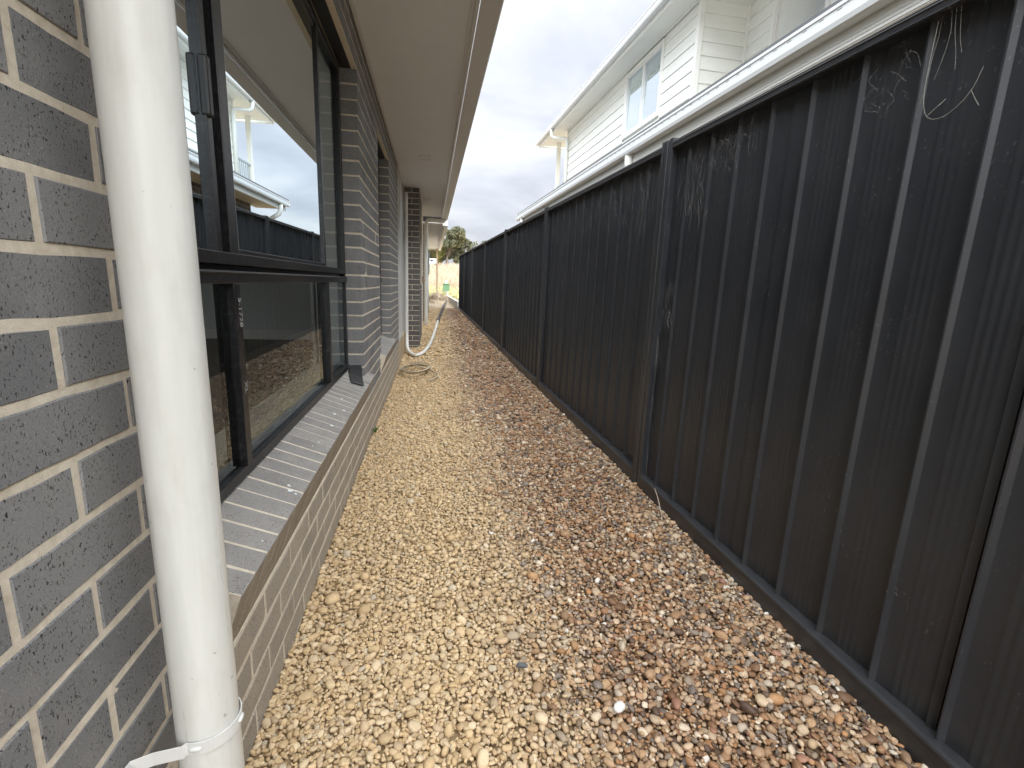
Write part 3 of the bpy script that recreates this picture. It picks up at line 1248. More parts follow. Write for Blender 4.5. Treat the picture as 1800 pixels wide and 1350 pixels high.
lg = MB().prism([(.098 if u > .098 else u, z) for u, z in gp2], LV0, LV1 + .02, lambda u, z, v: N(u, v, z)).build('lower_gutter', 'zinc_gutter', nb)
for k in range(74):
    v = -1.2 + k * .125
    if v < LV1 - .1:
        nbox('overflow_slot', 'slot_dark', .0030, .0045, v, v + .035, g0 + .070, g0 + .0735, lg)
for v in (2.55, 8.3):
    MB().tube([N(.062, v, 2.55), N(.062, v, 2.44), N(.10, v, 2.33), N(.30, v, 2.20)], .045, 14).build('gutter_outlet', 'cream_trim', nb, smooth=True)
MB().add([N(.02, LV0, 2.66), N(.02, LV1, 2.66), N(1.8, LV1, 3.08), N(1.8, LV0, 3.08), N(.02, LV0, 2.68), N(.02, LV1, 2.68), N(1.8, LV1, 3.10), N(1.8, LV0, 3.10)],
         [(0, 1, 2, 3), (4, 5, 6, 7), (0, 1, 5, 4), (2, 3, 7, 6), (0, 3, 7, 4), (1, 2, 6, 5)]).build('lower_roof', 'roof_steel', nb)

# upper storey
UW, UN, UFV = 1.565, 4.02, 10.15       # wall plane u, near corner v, far corner v
UZ0, UZ1 = 2.9, 5.02
UIN = 2.32                              # wall plane of the set-back part
wv0, wv1, wz0, wz1 = 5.08, 6.42, 3.90, 4.90    # window opening
nbox('upper_wall', 'cream_trim', UW + .03, UW + .15, UN + .1, wv0, UZ0, UZ1)
nbox('upper_wall', 'cream_trim', UW + .03, UW + .15, wv1, UFV, UZ0, UZ1)
nbox('upper_wall', 'cream_trim', UW + .03, UW + .15, wv0, wv1, UZ0, wz0)
nbox('upper_wall', 'cream_trim', UW + .03, UW + .15, wv0, wv1, wz1, UZ1)
nbox('upper_wall', 'cream_trim', UW + .16, UIN + .2, UN + .03, UN + .15, UZ0, UZ1)
nbox('upper_wall', 'cream_trim', UIN + .03, UIN + .15, -6, UN + .02, UZ0, UZ1)
nbox('upper_wall', 'cream_trim', UW + .16, UIN + 3, UFV - .15, UFV - .03, UZ0, UZ1)
PB_ = 0.178


def board_a(v0, v1, z, u=UW):
    """one lapped board on a wall facing the path"""
    q = MB()
    pf = [(.028, z), (.0, z), (.014, z + PB_ - .012), (.020, z + PB_ + .012), (.028, z + PB_ + .012)]
    q.prism(pf, v0, v1, lambda p, zq, v: N(u + p, v, zq))
    return q


zb_ = UZ0
k = 0
while zb_ < UZ1 - .03:
    top = zb_ + PB_
    if zb_ + PB_ > wz0 - .06 and zb_ < wz1 + .06:
        board_a(UN + .06, wv0 - .066, zb_).build('weatherboard', 'weatherboard', nb)
        board_a(wv1 + .066, UFV - .05, zb_).build('weatherboard', 'weatherboard', nb)
    else:
        board_a(UN + .06, UFV - .05, zb_).build('weatherboard', 'weatherboard', nb)
    q = MB()
    q.prism([(.028, zb_), (.0, zb_), (.014, zb_ + PB_ - .012), (.020, zb_ + PB_ + .012), (.028, zb_ + PB_ + .012)], UW + .075, UIN - .02, lambda p, zq, u: N(u, UN + p, zq))
    q.build('weatherboard', 'weatherboard', nb)
    board_a(3.52, UN - .03, zb_, UIN).build('weatherboard', 'weatherboard', nb)
    if zb_ + PB_ < 3.95 or zb_ > 4.95:
        board_a(-5, 3.52, zb_, UIN).build('weatherboard', 'weatherboard', nb)
    else:
        board_a(-5, 1.6, zb_, UIN).build('weatherboard', 'weatherboard', nb)
    zb_ += PB_
nbox('corner_board', 'cream_trim', UW - .008, UW + .07, UN - .012, UN + .055, UZ0, UZ1, bevel=.004)
nbox('corner_board', 'cream_trim', UIN - .03, UIN + .01, UN - .03, UN + .01, UZ0, UZ1)
nbox('corner_board', 'cream_trim', UW - .008, UW + .07, UFV - .05, UFV + .02, UZ0, UZ1)


def nb_window(v0, v1, z0, z1, u, curt):
    wn = MB()
    t = .062
    wn.box(u - .016, u + .03, v0 - t, v0, z0 - t, z1 + t, tf=N)
    wn.box(u - .016, u + .03, v1, v1 + t, z0 - t, z1 + t, tf=N)
    wn.box(u - .016, u + .03, v0, v1, z1, z1 + t, tf=N)
    wn.box(u - .016, u + .03, v0, v1, z0 - t, z0, tf=N)
    wo_ = wn.build('window', 'cream_trim', nb, bevel=.003)
    fr = MB()
    s_ = .032
    mid = (v0 + v1) / 2
    fr.box(u + .002, u + .06, v0, v0 + s_, z0, z1, tf=N)
    fr.box(u + .002, u + .06, v1 - s_, v1, z0, z1, tf=N)
    fr.box(u + .002, u + .06, v0 + s_, v1 - s_, z0, z0 + s_, tf=N)
    fr.box(u + .002, u + .06, v0 + s_, v1 - s_, z1 - s_, z1, tf=N)
    fr.box(u + .004, u + .06, mid - .026, mid + .026, z0 + s_, z1 - s_, tf=N)
    fr.build('frame', 'white_paint', wo_)
    for (a, b, d) in ((v0 + s_, mid - .026, .04), (mid + .026, v1 - s_, .03)):
        MB().quad(N(u + d, a, z0 + s_), N(u + d, b, z0 + s_), N(u + d, b, z1 - s_), N(u + d, a, z1 - s_)).build('pane', 'glass_plain', wo_)
    q = MB()
    if curt:
        # a blind drawn half way on one side, gathered curtain on the other
        q.box(u + .12, u + .125, mid + .03, v1 - .05, z0 + .38, z1 - .02, tf=N)
        q.build('blind', 'blind', wo_)
        q = MB()
        pr = []
        nn = 40
        for i in range(nn + 1):
            pr.append((.17 + .028 * math.sin(i * 1.25), v0 + .02 + (mid - v0 - .03) * i / nn))
        q.add([N(u + a, b, z) for z in (z0 + .02, z1 - .05) for a, b in pr], [(i, i + 1, nn + 2 + i, nn + 1 + i) for i in range(nn)])
        q.build('curtain', 'curtain', wo_)
    else:
        q.box(u + .12, u + .125, v0 + .03, v1 - .03, z0 + .02, z1 - .02, tf=N)
        q.build('blind', 'blind', wo_)
    bk = MB()
    bk.box(u + .45, u + .47, v0 - .3, v1 + .3, z0 - .3, z1 + .2, tf=N)
    bk.build('room_back', 'room_wall', wo_)
    return wo_


nb_window(wv0, wv1, wz0, wz1, UW, True)
nb_window(1.70, 3.44, 4.0, 4.90, UIN, False)

# upper eave
GV1 = 11.75
GU = 1.075
nbox('upper_soffit', 'cream_trim', GU + .13, UIN + 2.5, -8, GV1 - .10, UZ1 - .0, UZ1 + .01)
nbox('soffit_bead', 'cream_trim', UW - .03, UW - .006, UN - .03, UFV + .02, UZ1 - .03, UZ1 - .001)
nbox('upper_fascia', 'cream_trim', GU + .10, GU + .13, -8, GV1 - .04, UZ1 - .055, UZ1 + .16)
nbox('upper_fascia', 'cream_trim', GU + .13, UIN + 2.5, GV1 - .07, GV1 - .04, UZ1 - .05, UZ1 + .16)
ug = UZ1 + .005
MB().prism([(GU + (.098 if u > .098 else u), z - g0 + ug) for u, z in gp2], -8, GV1, lambda u, z, v: N(u, v, z)).build('upper_gutter', 'zinc_gutter', nb)
MB().add([N(GU + .05, -8, UZ1 + .16), N(GU + .05, GV1, UZ1 + .16), N(GU + 3.2, GV1 - 2.6, UZ1 + 1.3), N(GU + 3.2, -8, UZ1 + 1.3)], [(0, 1, 2, 3)]).build('upper_roof', 'roof_steel', nb)
MB().tube([N(GU + .055, 10.15, UZ1 + .01), N(GU + .055, 10.15, UZ1 - .10), N(GU + .075, 10.15, UZ1 - .17), N(GU + .13, 10.15, UZ1 - .20), N(UW - .11, 10.02, UZ1 - .23), N(UW - .066, 10.0, UZ1 - .26), N(UW - .055, 10.0, UZ1 - .33), N(UW - .055, 10.0, 3.0)], .043, 14).build('upper_downpipe', 'cream_trim', nb, smooth=True)
# balcony post and rail past the far corner
nbox('balcony_post', 'cream_trim', UW + .06, UW + .16, 11.28, 11.38, 2.9, UZ1 - .001)
q = MB()
q.box(UW + .09, UW + .13, UFV, 11.28, 3.82, 3.86, tf=N)
for k in range(9):
    v = UFV + .1 + k * .12
    q.box(UW + .10, UW + .12, v, v + .02, 3.0, 3.82, tf=N)
q.build('balcony_rail', 'meter_grey', nb)

# ------------------------------------------------------------------ house at the far end
fh = thing('pale_eave_house', (-.5, 17, 0), 'farther house with pale lined eave beyond the projecting brick pier', 'house')
FW, FZ = -0.155, 2.44
q = MB()
q.box(FW - 3, FW, 12.5, 21.2, -.2, FZ)
q.build('wall', 'far_brickwork', fh)
MB().box(FW - .5, .262, 12.3, 21.75, FZ, FZ + .01).build('soffit', 'soffit', fh)
MB().box(.262, .285, 12.3, 21.78, FZ - .05, FZ + .15).build('fascia', 'trim_paint', fh)
MB().box(FW - .6, .262, 21.75, 21.78, FZ - .05, FZ + .15).build('fascia', 'trim_paint', fh)
MB().box(.287, .385, 12.3, 21.9, FZ - .06, FZ + .05).build('gutter', 'gutter_paint', fh, bevel=.012)
MB().add([(.30, 12.3, FZ + .16), (.30, 21.8, FZ + .16), (-4, 21.8, FZ + 1.6), (-4, 12.3, FZ + 1.6)], [(0, 1, 2, 3)]).build('roof', 'roof_steel', fh)
MB().box(.185, .262, 21.55, 21.65, -.1, FZ - .001).build('verandah_post', 'timber', fh, bevel=.004)
for yv in (14.2,):
    q = MB()
    q.box(FW, FW + .085, 14.6, 15.1, 1.28, 1.90)
    mo = q.build('meter_box', 'meter_grey', fh, bevel=.01)
    MB().box(FW + .085, FW + .092, 14.63, 15.07, 1.33, 1.86).build('door', 'meter_grey', mo)
MB().tube([(FW + .05, 14.8, 1.28), (FW + .05, 14.8, .1)], .022, 10).build('conduit', 'hose_white', fh, smooth=True)

# ------------------------------------------------------------------ gravel
def ico(sub):
    bm = bmesh.new()
    bmesh.ops.create_icosphere(bm, subdivisions=sub, radius=1)
    bm.verts.ensure_lookup_table()
    v = np.array([x.co[:] for x in bm.verts])
    f = np.array([[q.index for q in fc.verts] for fc in bm.faces])
    bm.free()
    return v, f


def shapes(v, n, seed, amp):
    r = np.random.default_rng(seed)
    out = []
    for _ in range(n):
        p = r.uniform(.72, 1.05)
        w_ = np.sign(v) * np.abs(v) ** p
        w_ /= np.linalg.norm(w_, axis=1).max()
        for _k in range(3):
            d = r.normal(size=3)
            d /= np.linalg.norm(d)
            w_ = w_ * (1 + amp * np.sin(w_ @ d * r.uniform(1.5, 3.2) + r.uniform(0, 6)))[:, None]
        # shear one end so that stones taper
        w_[:, 1] *= 1 + r.uniform(-.28, .28) * w_[:, 0]
        w_[:, 2] *= 1 + r.uniform(-.25, .25) * w_[:, 0]
        out.append(w_)
    return np.array(out)


def hsv_mix(cols, k):
    return cols[k]


def gravel():
    cell = .006
    X0, X1, Y0, Y1 = XW - .02, 1.20, -.35, 16.6
    nxg, nyg = int((X1 - X0) / cell) + 2, int((Y1 - Y0) / cell) + 2
    H = np.zeros((nxg, nyg), np.float32)
    xs = X0 + np.arange(nxg) * cell
    ys = Y0 + np.arange(nyg) * cell
    H += lane_z(xs[:, None], ys[None, :]).astype(np.float32) - .022
    H0 = H.copy()
    zones = [(-.35, .45, 2600, 1.6), (.45, 1.5, 10600, .92), (1.5, 3.5, 8000, 1.04), (3.5, 7.0, 4700, 1.28), (7.0, 16.5, 1250, 2.1)]
    P, A, E_, Yw = [], [], [], []
    for (a, b, dens, sc) in zones:
        n = int((b - a) * (X1 - X0) * dens)
        for i in range(n):
            # settle in the lowest of a few random spots
            cx_ = rng.uniform(XW + .002, 1.19, 4)
            cy_ = rng.uniform(a, b, 4)
            ci = ((cx_ - X0) / cell).astype(int)
            cj = ((cy_ - Y0) / cell).astype(int)
            rel = H[ci, cj] - H0[ci, cj]
            kb = int(rel.argmin())
            x, y = float(cx_[kb]), float(cy_[kb])
            if x > FX + FR * y - .036:
                continue
            la = min(max(math.exp(rng.normal(math.log(.0082), .36)), .0045), .024) * sc
            if rng.random() < .012:
                la *= 1.35
            lb = la * rng.uniform(.52, .90)
            lc = la * rng.uniform(.34, .62)
            if x - XW < la * .8 :
                x = XW + la * .8
            ix, iy = int((x - X0) / cell), int((y - Y0) / cell)
            rr_ = max(1, int((la + lb) * .5 / cell))
            sub = H[max(ix - rr_, 0):ix + rr_ + 1, max(iy - rr_, 0):iy + rr_ + 1]
            if sub.size == 0:
                continue
            mn = float(sub.mean())
            mx_ = float(sub.max())
            z = mn * .72 + mx_ * .28
            g0_ = float(lane_z(x, y))
            z = min(z, g0_ + .012)
            # height it adds
            zt = z + lc * 1.25
            np.maximum(sub, zt - lc * .45, out=sub)
            # slope of the bed tilts the stone
            if sub.shape[0] > 1 and sub.shape[1] > 1:
                gx_ = (float(sub[-1].mean()) - float(sub[0].mean())) / (2 * rr_ * cell)
                gy_ = (float(sub[:, -1].mean()) - float(sub[:, 0].mean())) / (2 * rr_ * cell)
            else:
                gx_ = gy_ = 0
            P.append((x, y, z + lc * .45))
            A.append((la, lb, lc))
            E_.append((max(-.7, min(.7, gy_ * .8)) + rng.normal(0, .22), max(-.7, min(.7, -gx_ * .8)) + rng.normal(0, .22), rng.uniform(0, 6.283)))
    P, A, E_ = np.array(P), np.array(A), np.array(E_)
    # colours: pale dusty stones under the eave, rain-washed mixed stones outside the drip line
    def wob(x, y, s, o):
        return np.array([noise.noise((float(a) * s, float(b) * s, o)) for a, b in zip(x, y)])
    edge = .34 + .10 * wob(P[:, 0], P[:, 1], 1.6, 0) + .10 * wob(P[:, 0], P[:, 1], 6, 4)
    edge = edge + np.clip((1.3 - P[:, 1]) * -.12, -.2, .0)
    t = np.clip((P[:, 0] - edge) / .52 + .5, 0, 1)
    t = t * t * (3 - 2 * t)
    n = len(P)
    dust = np.array([(.588, .428, .242), (.620, .464, .280), (.543, .388, .214), (.646, .502, .322), (.490, .362, .226), (.525, .438, .315)])
    dk = rng.choice(len(dust), n, p=[.28, .26, .2, .14, .08, .04])
    cd = dust[dk] * rng.uniform(.86, 1.12, n)[:, None]
    pal = np.array([(.46, .295, .165), (.36, .195, .092), (.43, .215, .080), (.235, .125, .062), (.145, .092, .062), (.33, .265, .205), (.215, .178, .150),
                    (.58, .44, .29), (.68, .585, .45), (.44, .225, .14), (.10, .09, .085), (.74, .71, .65)])
    pk = rng.choice(len(pal), n, p=[.23, .15, .065, .085, .08, .10, .07, .15, .04, .015, .01, .005])
    cw = pal[pk] * rng.uniform(.78, 1.18, n)[:, None]
    use = np.clip(t + rng.normal(0, .20, n), 0, 1)
    use = np.where(t < .02, 0, use)[:, None]
    grey_ = cw.mean(1, keepdims=True)
    cw = cw * .88 + grey_ * .12
    col = cd * (1 - use) + cw * use
    # the strip that took the roof drips and rain is still damp
    damp = np.clip(1 - np.abs(P[:, 0] - .74 - .12 * wob(P[:, 0], P[:, 1], 1.1, 9)) / .36, 0, 1) * use[:, 0]
    col = col * (1 - .17 * damp)[:, None] * np.array([1.05, .96, .90]) ** damp[:, None]
    wet = (.15 + .75 * use[:, 0]) * np.clip(t * 1.3, 0, 1)
    # mesh
    allv, allf, allc, allw = [], [], [], []
    base = 0
    for lo, hi, sub, ns, amp in ((.45, 1.5, 2, 16, .085), (1.5, 99, 1, 12, .06), (-9, .45, 1, 10, .06)):
        k = np.where((P[:, 1] >= lo) & (P[:, 1] < hi))[0]
        v, f = ico(sub)
        sh = shapes(v, ns, 5 + sub, amp)
        if sub == 1:
            sh = sh * 1.10
        s_ = sh[rng.integers(0, ns, len(k))] * A[k][:, None, :]
        ex, ey, ez = E_[k].T
        cz, sz = np.cos(ez), np.sin(ez)
        x1 = s_[..., 0] * cz[:, None] - s_[..., 1] * sz[:, None]
        y1 = s_[..., 0] * sz[:, None] + s_[..., 1] * cz[:, None]
        z1 = s_[..., 2]
        cx, sx = np.cos(ex)[:, None], np.sin(ex)[:, None]
        y2, z2 = y1 * cx - z1 * sx, y1 * sx + z1 * cx
        cy, sy = np.cos(ey)[:, None], np.sin(ey)[:, None]
        x3, z3 = x1 * cy + z2 * sy, -x1 * sy + z2 * cy
        vv_ = np.stack([x3, y2, z3], -1) + P[k][:, None, :]
        nv = v.shape[0]
        allv.append(vv_.reshape(-1, 3))
        allf.append((f[None] + (np.arange(len(k)) * nv)[:, None, None]).reshape(-1, 3) + base)
        base += nv * len(k)
        allc.append(np.repeat(col[k], nv, 0))
        allw.append(np.repeat(wet[k], nv, 0))
    # bed under the stones, coloured dark so the gaps read as shadow
    bx = np.linspace(XW - .01, 1.22, 40)
    by = np.linspace(-1.5, 17.0, 260)
    bv = np.array([(x, y, float(lane_z(x, y)) - .021) for y in by for x in bx])
    bf = []
    for j in range(len(by) - 1):
        for i in range(len(bx) - 1):
            a = j * len(bx) + i
            bf += [(a, a + 1, a + len(bx) + 1), (a, a + len(bx) + 1, a + len(bx))]
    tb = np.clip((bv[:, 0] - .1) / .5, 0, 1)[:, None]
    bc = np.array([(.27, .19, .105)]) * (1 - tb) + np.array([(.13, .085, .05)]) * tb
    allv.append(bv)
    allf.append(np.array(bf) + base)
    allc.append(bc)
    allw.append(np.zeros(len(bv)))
    V_ = np.concatenate(allv).astype(np.float32)
    F_ = np.concatenate(allf).astype(np.int32)
    C_ = np.concatenate(allc)
    Wt = np.concatenate(allw).astype(np.float32)
    me = bpy.data.meshes.new('gravel')
    me.vertices.add(len(V_))
    me.vertices.foreach_set('co', V_.ravel())
    me.loops.add(len(F_) * 3)
    me.loops.foreach_set('vertex_index', F_.ravel())
    me.polygons.add(len(F_))
    me.polygons.foreach_set('loop_start', np.arange(0, len(F_) * 3, 3, dtype=np.int32))
    me.polygons.foreach_set('loop_total', np.full(len(F_), 3, dtype=np.int32))
    me.polygons.foreach_set('use_smooth', np.ones(len(F_), dtype=bool))
    ca = me.attributes.new('Col', 'FLOAT_COLOR', 'POINT')
    ca.data.foreach_set('color', np.concatenate([C_, np.ones((len(C_), 1))], 1).astype(np.float32).ravel())
    wa = me.attributes.new('wet', 'FLOAT', 'POINT')
    wa.data.foreach_set('value', Wt)
    me.materials.append(MATS['gravel'])
    me.update()
    me.validate()
    o = bpy.data.objects.new('gravel', me)
    COL.objects.link(o)
    tag(o, 'river pebble gravel covering the whole path, dusty tan beside the wall and mixed brown beside the fence', 'gravel', kind='stuff')
    print('gravel stones', n, 'tris', len(F_))


gravel()

mat('pebble_white', (0.74, 0.71, 0.66), 0.6, 0.3)
mat('pebble_slate', (0.11, 0.115, 0.12), 0.6, 0.3)


def pebble(name, loc, size, rz, mt, label):
    v, f = ico(3)
    s_ = shapes(v, 1, hash(label) % 1000 if False else len(label), .05)[0] * np.array(size)
    c, s2 = math.cos(rz), math.sin(rz)
    q = MB()
    q.add([(loc[0] + a * c - b * s2, loc[1] + a * s2 + b * c, loc[2] + d) for a, b, d in s_], [tuple(int(i) for i in t) for t in f])
    o = q.build(name, mt, None, smooth=True)
    tag(o, label, 'pebble')


pebble('pebble', (.492, 1.004, float(lane_z(.492, 1.004)) + .014), (.019, .014, .010), .5, 'pebble_white', 'bright white oval pebble lying on the gravel near the bottom of the picture')
pebble('pebble', (.268, 1.20, float(lane_z(.268, 1.20)) + .012), (.020, .008, .008), 2.9, 'pebble_slate', 'long dark slate pebble lying on paler gravel near the path centre')

# ------------------------------------------------------------------ hose and coiled cord on the gravel
def hz(x, y):
    return float(lane_z(x, y))


hs = thing('white_hose', (-.40, 7.6, 0), 'white flexible hose hanging down the wall and looping out over the gravel', 'hose')
p1 = [(-.398, 8.10, 2.40), (-.398, 8.09, 1.6), (-.397, 8.06, .8), (-.395, 8.00, .20), (-.375, 7.80, .0), (-.29, 7.52, -.055), (-.20, 7.44, -.05), (-.10, 7.75, -.03), (-.005, 8.8, .0), (.075, 10.4, .045), (.160, 12.3, .11)]
MB().tube(bez(p1, 10), .026, 12).build('hose', 'hose_white', hs, smooth=True)
MB().tube([(.153, 12.1, .106), (.160, 12.3, .11), (.168, 12.45, .113)], .042, 12).build('coupling', 'hose_dark', hs, smooth=True)
p2 = [(.160, 12.3, .11), (.26, 14.2, .17), (.40, 16.6, .25), (.58, 19.2, .34)]
MB().tube(bez(p2, 8), .036, 10).build('dark_hose_end', 'hose_dark', hs, smooth=True)

q = MB()
rc = random.Random(5)
pts = []
for k in range(0, 66):
    a = k * .42
    ra = .15 + .035 * math.sin(k * .37) + rc.uniform(-.008, .008)
    xx_, yy_ = -.18 + ra * 1.15 * math.cos(a), 6.2 + ra * 1.9 * math.sin(a)
    pts.append((xx_, yy_, hz(xx_, yy_) + .022 + .0009 * k + rc.uniform(0, .004)))
pts += [(x_, y_, hz(x_, y_) + .024) for x_, y_ in ((.04, 6.0), (.07, 5.7), (-.02, 5.5))]
q.tube(bez(pts, 4), .0075, 6)
tag(q.build('coiled_cord', 'cord', None, smooth=True), 'loose coil of pale cord lying on the gravel in front of the hose', 'cord')

# ------------------------------------------------------------------ small weed and twig
q = MB()
rw = random.Random(9)
c0 = Vector((-.418, 3.62, -.085))
for k in range(16):
    a, t_ = rw.uniform(0, 6.28), rw.uniform(.3, 1.0)
    d = Vector((math.cos(a) * t_, math.sin(a) * t_, rw.uniform(.5, 1.2))).normalized()
    L = rw.uniform(.03, .06)
    s_ = d.cross(Vector((0, 0, 1))).normalized() * .006
    q.add([c0, c0 + d * L * .6 + s_, c0 + d * L, c0 + d * L * .6 - s_], [(0, 1, 2, 3)])
tag(q.build('weed', 'leaf_weed'), 'tiny green weed sprouting where the gravel meets the brick wall', 'weed')
q = MB()
q.tube(bez([(1.105, 2.10, .085), (1.085, 2.02, .07), (1.06, 1.93, .04), (1.04, 1.88, .03)], 6), .0022, 5)
tag(q.build('dry_stalk', 'straw'), 'thin dry stalk leaning on the foot of the fence', 'stalk')

# ------------------------------------------------------------------ cobwebs on the fence
def web(label, strands, mt='web'):
    q = MB()
    wide = len(strands) > 75
    for pts_, r_ in strands:
        q.tube(bez([F(d, y, z - FS * y) for d, y, z in pts_], 5), r_, 4)
    o = q.build('cobweb', mt)
    tag(o, label, 'cobweb', 'cobwebs on the fence', kind='stuff' if wide else None)


web('long U shaped cobweb strand looping down the nearest fence sheet', [
    ([(.02, 1.082, 1.69), (.022, 1.083, 1.60), (.023, 1.080, 1.53), (.022, 1.066, 1.485), (.022, 1.035, 1.470), (.022, 1.000, 1.482), (.02, .975, 1.51), (.02, .960, 1.55)], .0006),
    ([(.022, 1.063, 1.485), (.02, 1.05, 1.495), (.012, 1.035, 1.512)], .0007),
    ([(.022, .975, 1.51), (.015, .968, 1.49), (.012, .960, 1.475)], .0007),
    ([(.022, 1.080, 1.54), (.015, 1.093, 1.525), (.01, 1.10, 1.52)], .0006)])
web('branching cobweb tuft hanging from the top rail beside the nearest rib', [
    ([(.02, 1.055, 1.70), (.018, 1.050, 1.655), (.015, 1.058, 1.61), (.012, 1.073, 1.565)], .0004),
    ([(.02, 1.045, 1.70), (.018, 1.040, 1.65), (.014, 1.033, 1.61), (.012, 1.028, 1.57)], .0004),
    ([(.02, 1.035, 1.70), (.014, 1.030, 1.64), (.012, 1.020, 1.60)], .0004),
    ([(.02, 1.075, 1.70), (.016, 1.078, 1.66), (.014, 1.085, 1.62), (.012, 1.092, 1.57)], .0004)])
rwb = random.Random(21)


def web_cluster(label, y0, y1, z0, z1, n, mt='web_thin', rmax=.0007):
    st_ = []
    for _ in range(n):
        y, z = rwb.uniform(y0, y1), rwb.uniform(z0, z1)
        L = rwb.uniform(.04, .5) * (z1 - z0)
        p_ = [(rwb.uniform(.008, .022), y, z)]
        for k in range(3):
            p_.append((rwb.uniform(.006, .02), p_[-1][1] + rwb.uniform(-.022, .022), p_[-1][2] - L / 3 * rwb.uniform(.3, 1.2)))
        st_.append((p_, rwb.uniform(.0003, rmax)))
    web(label, st_, mt)


web_cluster('hazy cobweb on the second rib gap from the right under the top rail', 1.14, 1.26, 1.52, 1.69, 26)
web_cluster('cobweb patch under the top rail midway along the nearest fence bay', 1.70, 1.98, 1.55, 1.70, 60)
web_cluster('dense white cobweb streaks hanging just right of the tall near post', 1.98, 2.24, 1.42, 1.715, 60)
web_cluster('cobweb streaks hanging just left of the tall near post', 2.43, 2.70, 1.40, 1.73, 60)
web_cluster('cobweb streaks under the top rail of the second bay, nearer half', 2.75, 3.4, 1.45, 1.74, 70)
web_cluster('cobweb streaks under the top rail of the second bay, farther half', 3.4, 4.6, 1.45, 1.76, 80)
web_cluster('cobweb streaks under the top rail of the third bay', 4.8, 6.9, 1.5, 1.80, 80, rmax=.001)
web_cluster('pale cobweb smudge halfway up beside the tall near post', 2.17, 2.28, .90, 1.10, 40)
web_cluster('cobweb threads along the near edge of the tall near post', 2.275, 2.292, .2, .95, 26)

# ------------------------------------------------------------------ beyond the fence end
q = MB()
a0, a1 = Vector((.895, 16.55, 0)), Vector((.70, 22.5, 0))
for (t0, t1) in ((0, .31), (.315, .655), (.66, 1.0)):
    pass
rw_ = thing('retaining_wall', (.85, 17, .1), 'low white concrete sleeper wall continuing past the end of the fence', 'wall')
for k in range(3):
    t0, t1 = k / 3 + .003, (k + 1) / 3 - .003
    b0, b1 = a0.lerp(a1, t0), a0.lerp(a1, t1)
    d = (b1 - b0).normalized()
    nn = Vector((d.y, -d.x, 0)) * .04
    h0, h1 = .43, .47
    for lvl in range(2):
        q = MB()
        zA, zB_ = .02 + lvl * .205, .02 + lvl * .205 + .20
        vs_ = []
        for p in (b0, b1):
            for s_ in (-1, 1):
                for z in (zA, zB_):
                    vs_.append((p.x + nn.x * s_, p.y + nn.y * s_, z + .05 * t0))
        q.add(vs_, [(0, 1, 3, 2), (4, 6, 7, 5), (0, 4, 5, 1), (2, 3, 7, 6), (0, 2, 6, 4), (1, 5, 7, 3)])
        q.build('sleeper', 'concrete', rw_, bevel=.008)
q = MB()
q.box(.66, .75, 22.45, 22.55, -.1, .62)
q.build('post', 'concrete', rw_, bevel=.006)

# heap of soil and rubble
def mound(name, cx, cy, rx, ry, h, mt, label, cat, seed):
    q = MB()
    nn, mm = 40, 14
    vs_, fs_ = [], []
    for j in range(mm + 1):
        t = j / mm
        for i in range(nn):
            a = 2 * math.pi * i / nn
            x, y = cx + rx * t * math.cos(a), cy + ry * t * math.sin(a)
            z = float(terrain(y)) + h * (1 - t ** 1.6) * (1 + .5 * noise.noise((x * 2.2, y * 2.2, seed))) + .13 * noise.noise((x * 6, y * 6, seed)) - .06 * t
            vs_.append((x, y, z))
    for j in range(mm):
        for i in range(nn):
            k = (i + 1) % nn
            fs_.append((j * nn + i, j * nn + k, (j + 1) * nn + k, (j + 1) * nn + i))
    q.add(vs_, fs_)
    rr_ = random.Random(seed)
    for _ in range(60):
        a, t = rr_.uniform(0, 6.28), rr_.uniform(0, .95) ** .6
        x, y = cx + rx * t * math.cos(a), cy + ry * t * math.sin(a)
        z = float(terrain(y)) + h * (1 - t ** 1.6)
        s_ = rr_.uniform(.03, .10)
        q.box(x - s_, x + s_, y - s_, y + s_, z - s_, z + s_ * .6)
    tag(q.build(name, mt, None), label, cat)


mound('soil_heap', .25, 21.0, .9, 1.6, .26, 'soil', 'heap of brown soil and rubble at the end of the gravel path', 'soil heap', 3)
mound('soil_heap', 1.15, 24.5, .9, 1.3, .30, 'pale_grass', 'grassy soil heap behind the low white sleeper wall', 'soil heap', 8)

kp = thing('green_pillar', (.78, 28, .4), 'small green utility pillar standing on the grass verge at the path end', 'utility pillar')
q = MB()
q.box(.63, .99, 27.8, 28.2, .30, .92)
q.build('cabinet', 'cable_green', kp, bevel=.02)
MB().box(.60, 1.02, 27.77, 28.23, .92, .97).build('lid', 'cable_green', kp, bevel=.012)
MB().box(.76, .86, 27.95, 28.05, .97, 1.12).build('cap', 'white_paint', kp, bevel=.02)

# grasses: verge and tall dry paddock
def grass(name, mt, n, x0, x1, y0, y1, h0, h1, w_, label, seed):
    r = np.random.default_rng(seed)
    q = MB()
    for _ in range(n):
        y = y0 + (y1 - y0) * r.random() ** 1.2
        x = x0 + (x1 - x0) * r.random()
        z = float(terrain(y))
        h = r.uniform(h0, h1)
        a = r.uniform(0, 3.14)
        dx, dy = math.cos(a) * w_, math.sin(a) * w_
        lx, ly = r.normal(0, .22) * h, r.normal(0, .22) * h
        q.add([(x - dx, y - dy, z - .05), (x + dx, y + dy, z - .05), (x + lx * .5 + dx * .5, y + ly * .5, z + h * .65), (x + lx, y + ly, z + h)], [(0, 1, 2), (0, 2, 3)])
    tag(q.build(name, mt, None, recalc=False), label, 'grass', kind='stuff')


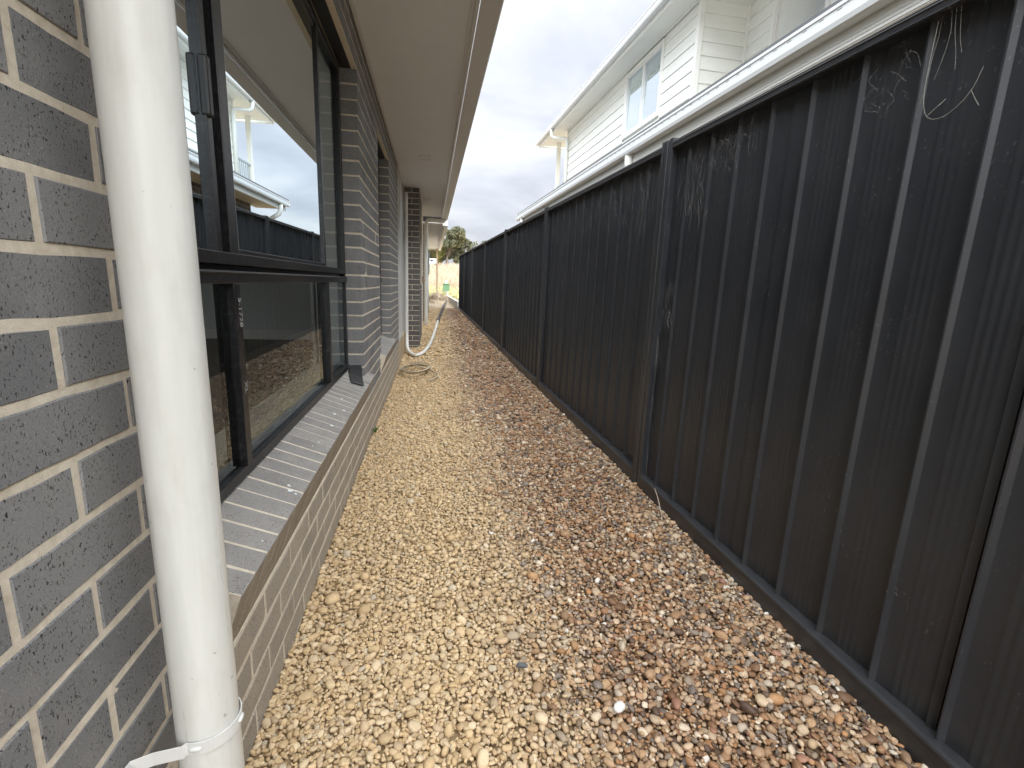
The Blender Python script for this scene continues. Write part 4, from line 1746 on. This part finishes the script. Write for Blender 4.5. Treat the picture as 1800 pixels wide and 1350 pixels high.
grass('verge_grass', 'pale_grass', 9000, -6, 10, 22.5, 36, .06, .28, .02, 'short yellow green grass on the verge past the fence', 2)
grass('dry_grass', 'straw', 16000, -10, 16, 37, 82, .35, 1.05, .035, 'tall dry straw coloured grass covering the rising paddock', 4)


# trees beyond the paddock
def tree(name, x, y, height, crown_r, mt, label, seed, nleaf, trunks=1, squash=.75):
    z0 = float(terrain(y)) - .1
    t = thing(name, (x, y, z0), label, 'tree', 'trees beyond the paddock')
    rr_ = random.Random(seed)
    tr = MB()
    tips = []
    top = Vector((x, y, z0 + height * .55))
    tr.tube(bez([(x, y, z0), (x + rr_.uniform(-.2, .2), y, z0 + height * .3), top], 5), [.26 - .016 * k for k in range(11)], 8)
    for k in range(11):
        a = rr_.uniform(0, 6.28)
        e_ = rr_.uniform(.35, 1.0)
        tip = Vector((x + math.cos(a) * crown_r * e_, y + math.sin(a) * crown_r * e_, z0 + height * rr_.uniform(.20, .90)))
        st = Vector((x, y, z0 + height * rr_.uniform(.25, .5)))
        md = st.lerp(tip, .5) + Vector((0, 0, .3))
        tr.tube(bez([st, md, tip], 5), [.11 - .0085 * i for i in range(11)], 6)
        tips += [tip, md.lerp(tip, .5)]
    tr.build('trunk', 'bark', t, smooth=True)
    clumps = []
    for tip in tips:
        for _ in range(6):
            clumps.append((tip + Vector((rr_.gauss(0, .55), rr_.gauss(0, .55), rr_.gauss(0, .5))) * crown_r * .32, crown_r * rr_.uniform(.09, .22)))
    cr = MB()
    r = np.random.default_rng(seed)
    per = nleaf // len(clumps)
    for c, rad in clumps:
        for _ in range(per):
            d = r.normal(size=3)
            d = d / np.linalg.norm(d) * rad * r.random() ** .4
            p = c + Vector((d[0], d[1], d[2] * squash))
            s_ = r.uniform(.08, .17)
            a = Vector(r.normal(size=3)).normalized()
            b = a.cross(Vector((r.normal(), r.normal(), -1.2))).normalized()
            cr.add([p + a * s_ * 1.6, p + b * s_ * .6, p - a * s_ * 1.6, p - b * s_ * .6], [(0, 1, 2, 3)])
    cr.build('crown', mt, t, recalc=False)


tree('gum_tree', 2.6, 84, 6.3, 3.6, 'leaf_olive', 'tall olive green gum tree above the paddock at the path end', 3, 26000)
tree('gum_tree', .1, 83, 3.9, 2.1, 'leaf_yellow', 'smaller yellow green tree beside the tall gum tree', 5, 14000)
tree('gum_tree', -8.5, 92, 8.5, 4.0, 'leaf_olive', 'olive gum tree standing left of the path axis behind the houses', 12, 6000)
tree('gum_tree', 7.4, 90, 5.0, 2.6, 'leaf_olive', 'low gum tree mostly hidden behind the fence', 15, 5000)

# white van parked by the trees
vn = thing('parked_van', (.9, 78, 3.1), 'white van parked on the paddock in front of the trees', 'van')
zv = float(terrain(78)) + .25
vb = MB()
vprof = [(-1.9, .3), (-1.9, 1.0), (-1.5, 1.15), (-1.05, 1.75), (1.8, 1.8), (1.9, 1.6), (1.9, .3)]
vb.prism(vprof, 77.2, 78.8, lambda p, z, a: (-.05 + p * .48, a, zv + z * .62))
vb.build('body', 'van_white', vn, bevel=.06)
for (a, b, c, d) in ((-1.28, -.55, 1.16, 1.6), (-.4, .5, 1.16, 1.6)):
    MB().box(-.05 + a * .48, -.05 + b * .48, 77.18, 77.199, zv + c * .62, zv + d * .62).build('window', 'dark_glass', vn)
for px_ in (-1.2, 1.15):
    for yv in (77.25, 78.75):
        MB().tube([(-.05 + px_ * .48, yv - .1, zv + .2), (-.05 + px_ * .48, yv + .1, zv + .2)], .2, 16).build('wheel', 'tyre', vn)
